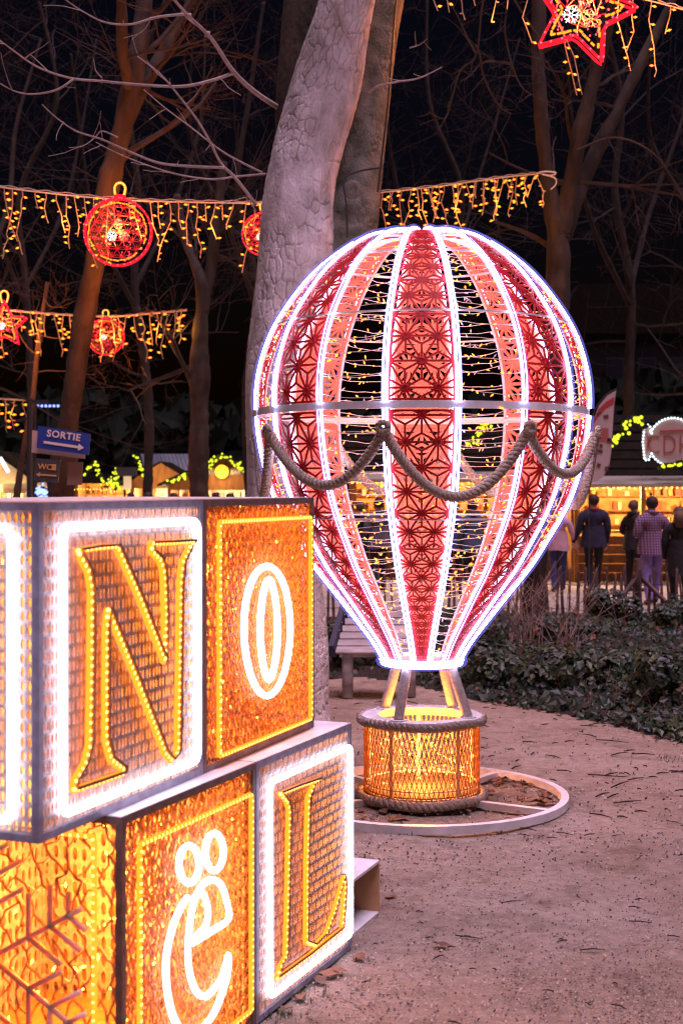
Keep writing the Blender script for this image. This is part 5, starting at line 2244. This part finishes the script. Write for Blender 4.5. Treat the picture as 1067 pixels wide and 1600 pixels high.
garland('yellow-lit garland on the gable of the smiley stall', [(322, 736), (330, 724), (347, 713), (364, 722), (382, 734)], DB - .4, 5, 44, .032, 5)
garland('yellow-lit garland left of the dark trunk by the smiley stall', [(262, 752), (275, 750), (292, 741)], DB - .4, 6, 20, .032, 4)
garland('yellow-lit garland hanging beside the ribbed roof', [(212, 712), (216, 722), (224, 734), (230, 752)], 41.5, 7, 26, .032, 4)
garland('yellow-lit garland peaked right of the exit sign', [(133, 742), (148, 724), (154, 738), (162, 752)], 41.5, 8, 24, .032, 4)
garland('thick yellow-lit garland bush beside the dark sign box', [(165, 760), (178, 748), (186, 735), (180, 764), (190, 752)], 41.0, 9, 46, .032, 7)
garland('blue-lit cluster behind the exit sign post', [(46, 772), (56, 766), (66, 764), (72, 772), (60, 775)], 36, 10, 60, .035, 8, M_BLUEB)
# dark lit box sign on a post
db = gnd(199, HORIZON + CAM_H * FPX / 38)
ds = thing('box_sign', 'dark box sign on a post above a pale panel', 'sign', db)
mb = MB()
mb.box((0, 0, at(0, 737, 38).z), (.52, .06, .24))
mb.build('sign_box', M_SIGND, ds)
mb = MB()
mb.box((.0, .05, at(0, 754, 38).z), (.20, .05, .36))
mb.build('pale_panel', mat('pale_lit_panel', (.8, .62, .38), .7, emit=(1, .75, .4), estr=.13), ds)
mb = MB()
mb.tube([(-.08, .1, 0), (-.08, .1, at(0, 730, 38).z)], .03, 6)
mb.build('post', M_DARK, ds)
# stall counter glow between the garlands
open_stall('low lit stall behind the exit sign and garlands', at(118, 0, 44).x, at(240, 0, 44).x, 44, 2.0, 2.02, 2.3, 9, lamp=80, awn=False)

# far street lamps
for label, px, py, D, n, m_ in (('far white street lamp above the garlands', 162, 615, 70, 1, M_COOLB), ('row of far white lamps left of the big tree', 376, 671, 70, 5, M_COOLB), ('row of far coloured lamps beside the leaning trunk', 76, 630, 60, 6, M_BLUEB)):
    p = at(px, py, D)
    b = Vector((p.x, p.y, 0))
    e = thing('street_lamp', label, 'lamp', b)
    mb = MB()
    mb.tube([(0, 0, 0), (0, 0, p.z - .1)], .06, 6)
    mb.beam((-.1 * n, 0, p.z - .1), (.1 * n + .2, 0, p.z - .1), .08, .08)
    mb.build('pole', M_DARK, e)
    mb = MB()
    for k in range(n):
        mb.ball(((k - (n - 1) / 2) * .17, -.06, p.z - .12), .055, 6, 4)
    mb.build('lamp_head', m_, e)

# dark apartment house behind the candy stall
hb = at(1010, HORIZON, 75)
hb.z = 0
house = thing('apartment_house', 'dark apartment house far behind the candy stall', 'building', hb)
mb = MB()
mb.box((0, 4, 5), (9, 8, 10))
mb.build('wall', mat('house_render', (.014, .012, .012), .95, spec=.05, var=.2, vscale=1), house)
mb = MB()
mb.prism([(-5, 10), (5, 10), (3.6, 12.6), (-3.6, 12.6)], 8.5, Matrix.Translation((0, -.2, 0)))
mb.build('roof', M_ROOF, house)
for i in range(5):
    for k in range(3):
        mb = MB()
        mb.box((-3.4 + i * 1.7, -.02, 2.2 + k * 2.9), (.95, .1, 1.5))
        w = mb.build('window', mat('house_window_frame', (.03, .026, .024), .9, spec=.1), house)
        mb = MB()
        mb.box((-3.4 + i * 1.7, -.06, 2.2 + k * 2.9), (.80, .06, 1.35))
        mb.build('pane', mat('dark_pane', (.012, .012, .016), .6, spec=.1), w)


# dark belt of wood closing the park behind the market
r = random.Random(77)
mb = MB()
for k in range(9000):
    x = r.uniform(-60, 60)
    y = 62 + .006 * x * x + r.uniform(-3, 3)
    top = 5.0 + 2.5 * float(value_noise(np.array([x * .25]), np.array([0.0]), 5)[0])
    leaf(mb, Vector((x, y, top * r.random())), Vector((r.uniform(-1, 1), -1, r.uniform(-.3, .8))), r.uniform(.9, 1.5), r)
fw = mb.build('far_wood', mat('far_foliage', (.010, .013, .009), .9, spec=.05), kind='stuff')
tag(fw, 'dark belt of far trees closing the park behind the market', 'trees')


# ------------------------------------------------------------------ people
def person(label, px, feet_y, h, face, coat, legs, hair, stride=0.0, arm=(0, 0), bulk=1.0, longcoat=0.0, D=None, hood=False, long_hair=False, legw=1.0):
    D = D or CAM_H * FPX / (feet_y - HORIZON)
    b = Vector(((px - 533.5) / FPX * D, D, .006))
    s = h / 1.74
    e = thing('person', label, 'person', b, face, 'people at the market')
    J = {}
    J['pelvis'] = ((0, 0, .96), .135 * bulk)
    J['waist'] = ((0, 0, 1.10), .135 * bulk)
    J['chest'] = ((0, -.01, 1.30), .165 * bulk)
    J['upper'] = ((0, -.01, 1.42), .13 * bulk)
    J['neck'] = ((0, .005, 1.50), .058)
    J['jaw'] = ((0, .025, 1.56), .068)
    J['head'] = ((0, .02, 1.635), .098)
    J['crown'] = ((0, .01, 1.70), .070)
    E = [('pelvis', 'waist'), ('waist', 'chest'), ('chest', 'upper'), ('upper', 'neck'), ('neck', 'jaw'), ('jaw', 'head'), ('head', 'crown')]
    for sd, nm in ((-1, 'l'), (1, 'r')):
        st = stride * sd
        J[nm + 'hip'] = ((.095 * sd, 0, .90), .105 * legw)
        J[nm + 'knee'] = ((.10 * sd, .03 + st * .5, .50), .076 * legw)
        J[nm + 'ankle'] = ((.10 * sd, -.01 + st, .10), .056 * legw)
        J[nm + 'heel'] = ((.10 * sd, -.02 + st, .045), .045)
        J[nm + 'toe'] = ((.115 * sd, .15 + st, .04), .038)
        E += [('pelvis', nm + 'hip'), (nm + 'hip', nm + 'knee'), (nm + 'knee', nm + 'ankle'), (nm + 'ankle', nm + 'heel'), (nm + 'heel', nm + 'toe')]
        a = arm[0 if sd < 0 else 1]          # 0 hangs, 1 bent forward, -1 held out to the side
        J[nm + 'shoulder'] = ((.185 * sd * bulk, -.01, 1.39), .078 * bulk)
        if a == 1:
            J[nm + 'elbow'] = ((.27 * sd, -.05, 1.13), .064 * bulk)
            J[nm + 'wrist'] = ((.17 * sd, .17, 1.10), .042)
            hd = Vector((-.35 * sd, .9, .1)).normalized()
        elif a == -1:
            J[nm + 'elbow'] = ((.27 * sd, -.02, 1.14), .060 * bulk)
            J[nm + 'wrist'] = ((.36 * sd, .03, .90), .040)
            hd = Vector((.3 * sd, .1, -.95)).normalized()
        else:
            J[nm + 'elbow'] = ((.245 * sd, -.04, 1.13), .062 * bulk)
            J[nm + 'wrist'] = ((.25 * sd, .05, .89), .040)
            hd = Vector((-.02 * sd, .2, -.97)).normalized()
        wv = Vector(J[nm + 'wrist'][0])
        J[nm + 'palm'] = (tuple(wv + hd * .07), .036)
        E += [('upper', nm + 'shoulder'), (nm + 'shoulder', nm + 'elbow'), (nm + 'elbow', nm + 'wrist'), (nm + 'wrist', nm + 'palm')]
    keys = list(J)
    me = bpy.data.meshes.new('body_cage')
    me.from_pydata([tuple(c * s for c in J[k][0]) for k in keys], [(keys.index(a), keys.index(b_)) for a, b_ in E], [])
    ob = bpy.data.objects.new('body_cage', me)
    COL.objects.link(ob)
    ob.modifiers.new('Skin', 'SKIN')
    for i, k in enumerate(keys):
        rr = J[k][1] * s
        me.skin_vertices[0].data[i].radius = (rr, rr * (.78 if k in ('chest', 'waist', 'pelvis', 'upper') else 1))
        me.skin_vertices[0].data[i].use_root = (k == 'pelvis')
    sub = ob.modifiers.new('Sub', 'SUBSURF')
    sub.levels = sub.render_levels = 2
    dg = bpy.context.evaluated_depsgraph_get()
    bm = bpy.data.meshes.new_from_object(ob.evaluated_get(dg))
    bpy.data.objects.remove(ob)
    V = [v.co.copy() for v in bm.vertices]
    F = [tuple(p.vertices) for p in bm.polygons]
    mb = MB()
    palms = [Vector(J[n + 'palm'][0]) * s for n in ('l', 'r')]
    wr = [Vector(J[n + 'wrist'][0]) * s for n in ('l', 'r')]
    hem = (.86 - longcoat) * s
    for f in F:
        c = sum((V[i] for i in f), Vector()) / len(f)
        if c.z > 1.515 * s:
            mi = 0 if not hood else 1
        elif min((c - p).length for p in palms) < .062 * s:
            mi = 0
        elif c.z < .085 * s:
            mi = 3
        elif c.z > hem + (0 if abs(c.x) < .2 * s else -.3 * s):
            mi = 1
        else:
            mi = 2
        mb.m.append(mi)
    mb.v = [tuple(v) for v in V]
    mb.f = F
    # fingers
    for n_, sd in (('l', -1), ('r', 1)):
        w_, p_ = Vector(J[n_ + 'wrist'][0]) * s, Vector(J[n_ + 'palm'][0]) * s
        d = (p_ - w_).normalized()
        side = Vector((0, 1, 0)) - d * d.y
        if side.length < .3:
            side = Vector((1, 0, 0)) - d * d.x
        side.normalize()
        nn = d.cross(side)
        for k, (of, ln) in enumerate(((-.026, .062), (-.009, .078), (.009, .082), (.026, .072))):
            q = p_ + side * of * s + d * .015 * s
            mb.tube([q, q + d * ln * .5 * s + nn * .004, q + d * ln * s * .92 - nn * sd * .016 * s], [.0095 * s, .009 * s, .007 * s], 5)
        q = p_ + side * .034 * s - d * .02 * s
        mb.tube([q, q + (d * .6 + side * .7) * .035 * s, q + (d * .9 + side * .5) * .06 * s], [.011 * s, .0105 * s, .008 * s], 5)
    # face: nose and ears
    hc = Vector(J['head'][0]) * s
    mb.octa(hc + Vector((0, .098 * s, -.012 * s)), .016 * s, (0, 0, 1), .026 * s)
    for sd in (-1, 1):
        mb.ball(hc + Vector((.094 * s * sd, .0, -.01 * s)), .024 * s, 6, 4, sc=(.4, .7, 1.2))
    body = mb.build('body', [mat('skin', (.55, .34, .25), .6), coat, legs, M_DARK], e, smooth=True)
    # coat skirt, collar and folds of loose cloth
    mb = MB()
    n = 18
    prof_ = [(1.20, .150 * bulk), (1.08, .158 * bulk), (.98, .172 * bulk), (hem / s + .02, .185 * bulk), (hem / s - .05, .190 * bulk)]
    rp = random.Random(int(px * 7))
    ph = [rp.uniform(0, 6.28) for _ in range(4)]
    vs_, fs_ = [], []
    for z_, r_ in prof_:
        for j in range(n):
            a = 2 * PI * j / n
            fold = 1 + (.045 * math.sin(4 * a + ph[0]) + .035 * math.sin(7 * a + ph[1] + z_ * 9)) * (1.25 - z_ * .6)
            vs_.append(Vector((r_ * fold * math.cos(a) * 1.12, r_ * fold * math.sin(a) * .92, z_ + .012 * math.sin(3 * a + ph[2]))) * s)
    for i in range(len(prof_) - 1):
        for j in range(n):
            j2 = (j + 1) % n
            fs_.append((i * n + j, i * n + n + j, i * n + n + j2, i * n + j2))
    mb.add(vs_, fs_)
    mb.build('coat_skirt', coat, e, smooth=True)
    mb = MB()
    mb.tube([Vector((.082 * math.cos(a), .075 * math.sin(a) - .005, 1.50 + .012 * math.sin(a + ph[3]))) * s for a in np.linspace(0, 2 * PI, 12, endpoint=False)], .034 * s, 7, closed=True)
    mb.build('collar', coat if rp.random() < .6 else mat('scarf_%d' % rp.randrange(3), rp.choice([(.25, .06, .06), (.3, .28, .25), (.08, .08, .14)]), .9), e, smooth=True)
    # hair or cap
    mb = MB()
    if not hood:
        n = 12
        for k in range(1):
            mb.ball(hc + Vector((0, -.014 * s, .022 * s)), .108 * s, n, 9, sc=(1.0, 1.06, .98))
        if long_hair:
            mb.tube([hc + Vector((0, -.07, .03)) * s, hc + Vector((0, -.10, -.09)) * s, hc + Vector((0, -.11, -.24)) * s], [.09 * s, .10 * s, .06 * s], 9)
        hv = [Vector(v) for v in mb.v]
        # cut the hair back from the face
        mb.v = [tuple(v if not (v.y > hc.y + .03 * s and v.z < hc.z + .045 * s) else Vector((v.x * .8, min(v.y, hc.y + .02 * s), v.z))) for v in hv]
        mb.build('hair', hair, e, smooth=True)
    for sd in (-1, 1):
        ey = MB()
        ey.ball(hc + Vector((.034 * s * sd, .088 * s, .006 * s)), .011 * s, 6, 4)
        ey.build('eye', M_DARK, e)
    mo = MB()
    mo.box(hc + Vector((0, .088 * s, -.05 * s)), (.042 * s, .012 * s, .008 * s))
    mo.build('mouth', mat('lips', (.38, .14, .12), .5), e)
    return e


def plaid():
    m = mat('plaid_shirt', (.12, .07, .13), .85)
    nt = m.node_tree
    b = nt.nodes['Principled BSDF']
    tc = nt.nodes.new('ShaderNodeTexCoord')
    prev = None
    for ax, sc in (('X', 15), ('Z', 15)):
        w = nt.nodes.new('ShaderNodeTexWave')
        w.bands_direction = ax
        w.inputs['Scale'].default_value = sc / 2
        w.inputs['Distortion'].default_value = .3
        nt.links.new(tc.outputs['Object'], w.inputs['Vector'])
        r_ = nt.nodes.new('ShaderNodeMath')
        r_.operation = 'GREATER_THAN'
        r_.inputs[1].default_value = .78
        nt.links.new(w.outputs['Fac'], r_.inputs[0])
        if prev is None:
            prev = r_
        else:
            a = nt.nodes.new('ShaderNodeMath')
            a.operation = 'MULTIPLY_ADD'
            a.inputs[1].default_value = .5
            nt.links.new(prev.outputs[0], a.inputs[0])
            h2 = nt.nodes.new('ShaderNodeMath')
            h2.operation = 'MULTIPLY'
            h2.inputs[1].default_value = .5
            nt.links.new(r_.outputs[0], h2.inputs[0])
            nt.links.new(h2.outputs[0], a.inputs[2])
            prev = a
    cr = nt.nodes.new('ShaderNodeValToRGB')
    cr.color_ramp.elements[0].color = (.10, .045, .11, 1)
    cr.color_ramp.elements[1].color = (.42, .28, .40, 1)
    nt.links.new(prev.outputs[0], cr.inputs[0])
    nt.links.new(cr.outputs[0], b.inputs['Base Color'])
    return m


C_NAVY = mat('coat_navy', (.022, .022, .05), .85, var=.3, vscale=9, bump=.9, bscale=9)
C_BLACK = mat('coat_black', (.02, .018, .02), .85, var=.3, vscale=9, bump=.9, bscale=9)
C_PINK = mat('coat_pink', (.60, .36, .42), .85, var=.15, vscale=9, bump=.9, bscale=9)
C_PLAID = plaid()
C_JEAN = mat('jeans_blue', (.05, .06, .20), .85, var=.25, vscale=12, bump=.9, bscale=9)
C_VIOL = mat('trousers_pale_violet', (.26, .20, .52), .85, var=.2, vscale=10, bump=.9, bscale=9)
C_DARKT = mat('trousers_dark', (.02, .02, .028), .85, var=.3, vscale=10, bump=.9, bscale=9)
C_TEAL = mat('coat_teal', (.06, .10, .16), .85, var=.2, vscale=10, bump=.9, bscale=9)
C_GREY = mat('coat_grey', (.10, .10, .13), .85, var=.2, vscale=10, bump=.9, bscale=9)
HAIRD = mat('hair_dark', (.03, .02, .015), .7)
HAIRB = mat('hair_brown', (.12, .07, .04), .7)

person('man in navy coat and dark trousers walking hand in hand', 927, 925, 1.72, R(4), C_NAVY, C_DARKT, HAIRD, .12, (-1, 0), 1.18)
person('person in pink jacket and blue jeans beside the navy-coated man', 872, 925, 1.58, R(0), C_PINK, C_JEAN, HAIRB, .10, (0, -1), 1.0, long_hair=True)
person('person in black jacket turned towards the plaid shirt', 989, 925, 1.62, R(-55), C_BLACK, C_DARKT, HAIRB, .05, (1, 1), 1.05)
person('man in violet plaid shirt and pale violet trousers', 1018, 945, 1.70, R(8), C_PLAID, C_VIOL, HAIRD, .14, (1, 0), 1.15, legw=1.15)
person('person in long black coat cut by the right edge', 1061, 955, 1.56, R(-15), C_BLACK, C_DARKT, HAIRB, .06, (0, 0), 1.1, longcoat=.22, long_hair=True)
person('person in grey-teal jacket seen through the balloon right of centre', 738, 930, 1.62, R(10), C_TEAL, C_DARKT, HAIRD, .04, (0, 1), 1.05)
person('person in blue jacket beside the teal jacket, partly behind the rib', 708, 926, 1.60, R(-10), C_JEAN, C_DARKT, HAIRD, .04, (0, 0), 1.05)
person('person in grey coat seen through the left of the balloon', 592, 925, 1.66, R(20), C_GREY, C_DARKT, HAIRD, .05, (1, 0), 1.1)
person('person in dark coat at the left gap of the balloon', 562, 922, 1.60, R(-20), C_BLACK, C_DARKT, HAIRB, .05, (0, 0), 1.1)
for i, (px, D, h, lb) in enumerate(((338, 34, 1.74, 'dark-haired head just above the O cube under the smiley sign'), (360, 33, 1.72, 'second head above the O cube right of the smiley sign'),
                                    (232, 33, 1.74, 'head above the N cube beside the dark trunk'), (272, 35, 1.72, 'head above the N cube left of the dark trunk'), (205, 36, 1.72, 'head above the N cube under the ribbed roof'))):
    person(lb, px, 0, h, R(20 * (i - 2)), (C_GREY, C_NAVY, C_BLACK, C_TEAL, C_GREY)[i], C_DARKT, HAIRD, .04, (0, 0), 1.05, D=D)

# ------------------------------------------------------------------ litter on the ground
r = random.Random(31)
mb = MB()
n = 0
while n < 210:
    px, py = r.uniform(500, 1090), 1085 + 515 * r.random() ** 1.2
    p = gnd(px, py)
    if p.y > np.interp(p.x, EX, EY) - .05 or (p - Vector((BX, BY, 0))).length < .95:
        continue
    if p.y < 7.5 and r.random() < .75:
        continue
    L = r.choice((.015, .03, .04, .06, .09, .16)) * r.uniform(.6, 1.4) * (1.25 if p.y > 8 else .6)
    a = r.gauss(0, .9)
    d = Vector((math.cos(a), math.sin(a), 0))
    z = .006
    m_ = p + d * L * .5 + Vector((-d.y, d.x, 0)) * L * r.uniform(-.07, .07)
    mb.tube([p + Vector((0, 0, z)), m_ + Vector((0, 0, z + .004)), p + d * L + Vector((0, 0, z))], [.0045, .0052, .0025] if p.y > 8 else [.0026, .003, .0015], 4)
    n += 1
tw = mb.build('scattered_twigs', mat('twig_litter', (.03, .016, .014), .9), kind='stuff')
tag(tw, 'small dark twigs scattered over the sandy path', 'twigs')


mb = MB()
for k in range(6500):
    px, py = r.uniform(420, 1080), 1110 + 500 * r.random() ** .8
    p = gnd(px, py)
    if p.y > np.interp(p.x, EX, EY) - .02:
        continue
    q = r.uniform(.0018, .0048) * (1 if p.y < 7 else 1.5)
    mb.octa(p + Vector((0, 0, .002)), q * r.uniform(.8, 1.6), (r.uniform(-1, 1), r.uniform(-1, 1), .4), q, mi=0 if r.random() < .6 else 1)
cnt = 0
while cnt < 3800:
    px, py = r.uniform(420, 1080), 1100 + 500 * r.random()
    p = gnd(px, py)
    c_ = float(value_noise(np.array([p.x * 2.1]), np.array([p.y * 2.1]), 91)[0]) * .6 + float(value_noise(np.array([p.x * 7]), np.array([p.y * 7]), 92)[0]) * .4
    if c_ < .53 and r.random() > .03 or p.y > np.interp(p.x, EX, EY) - .02:
        continue
    q = r.uniform(.002, .009)
    a = r.uniform(0, 6.28)
    u_, w_ = Vector((math.cos(a), math.sin(a), r.uniform(-.2, .2))) * q, Vector((-math.sin(a), math.cos(a), r.uniform(-.3, .3))) * q * r.uniform(.25, .7)
    c0 = p + Vector((0, 0, .005))
    mb.add([c0 - u_, c0 + w_, c0 + u_ * r.uniform(.6, 1.2), c0 - w_], [(0, 1, 2, 3)], 2)
    cnt += 1
gv = mb.build('loose_gravel', [mat('gravel_light', (.55, .48, .42), .8), mat('gravel_dark', (.16, .12, .10), .8), mat('bark_crumb', (.075, .05, .035), .9)], kind='stuff')
tag(gv, 'fine loose gravel strewn over the sandy path', 'gravel')


def dead_leaf(mb, p, size, r):
    a = r.uniform(0, 2 * PI)
    u, w = Vector((math.cos(a), math.sin(a), 0)), Vector((-math.sin(a), math.cos(a), 0))
    h = lambda: Vector((0, 0, r.uniform(.004, .35 * size)))
    mb.add([p - u * size * .55 + h() * .3, p - u * size * .1 + w * size * .4 + h(), p + u * size * .25 + w * size * .25 + h(), p + u * size * .6 + h() * .6,
            p + u * size * .2 - w * size * .3 + h(), p - u * size * .15 - w * size * .38 + h(), p + Vector((0, 0, .006))],
           [(6, 0, 1), (6, 1, 2), (6, 2, 3), (6, 3, 4), (6, 4, 5), (6, 5, 0)])


mb = MB()
for k in range(80):
    a = r.uniform(0, 2 * PI)
    rr = (.36 + .36 * r.random()) * K
    if r.random() < .45:
        rr = (.62 + .1 * r.random()) * K
        a = r.uniform(-.2, 1.2)
    p = Vector((BX + rr * math.cos(a), BY + rr * math.sin(a), .004))
    dead_leaf(mb, p, r.uniform(.04, .09), r)
for px, py in ((515, 1525), (500, 1535), (528, 1520), (470, 1560), (448, 1580), (610, 1405), (690, 1480), (560, 1500)):
    dead_leaf(mb, gnd(px, py) + Vector((0, 0, .004)), r.uniform(.05, .08), r)
dl = mb.build('fallen_leaves', M_LEAFB, kind='stuff')
tag(dl, 'brown fallen leaves inside the ground ring and by the cubes', 'leaves')
# small grass tufts
mb = MB()
for px, py in ((640, 1300), (625, 1302), (560, 1085), (525, 1082), (800, 1250), (480, 1560), (430, 1590), (455, 1585), (1040, 1185), (1060, 1190)):
    p = gnd(px, py)
    for k in range(26):
        q = p + Vector((r.gauss(0, .05), r.gauss(0, .03), 0))
        d = Vector((r.uniform(-.4, .4), r.uniform(-.4, .4), 1)) * r.uniform(.012, .035)
        s_ = Vector((r.uniform(-1, 1), r.uniform(-1, 1), 0)).normalized() * .003
        mb.add([q - s_, q + s_, q + d], [(0, 1, 2)])
gt = mb.build('grass_tufts', mat('grass_blade', (.07, .10, .03), .7), kind='stuff')
tag(gt, 'small sparse grass tufts on the sandy path', 'grass')
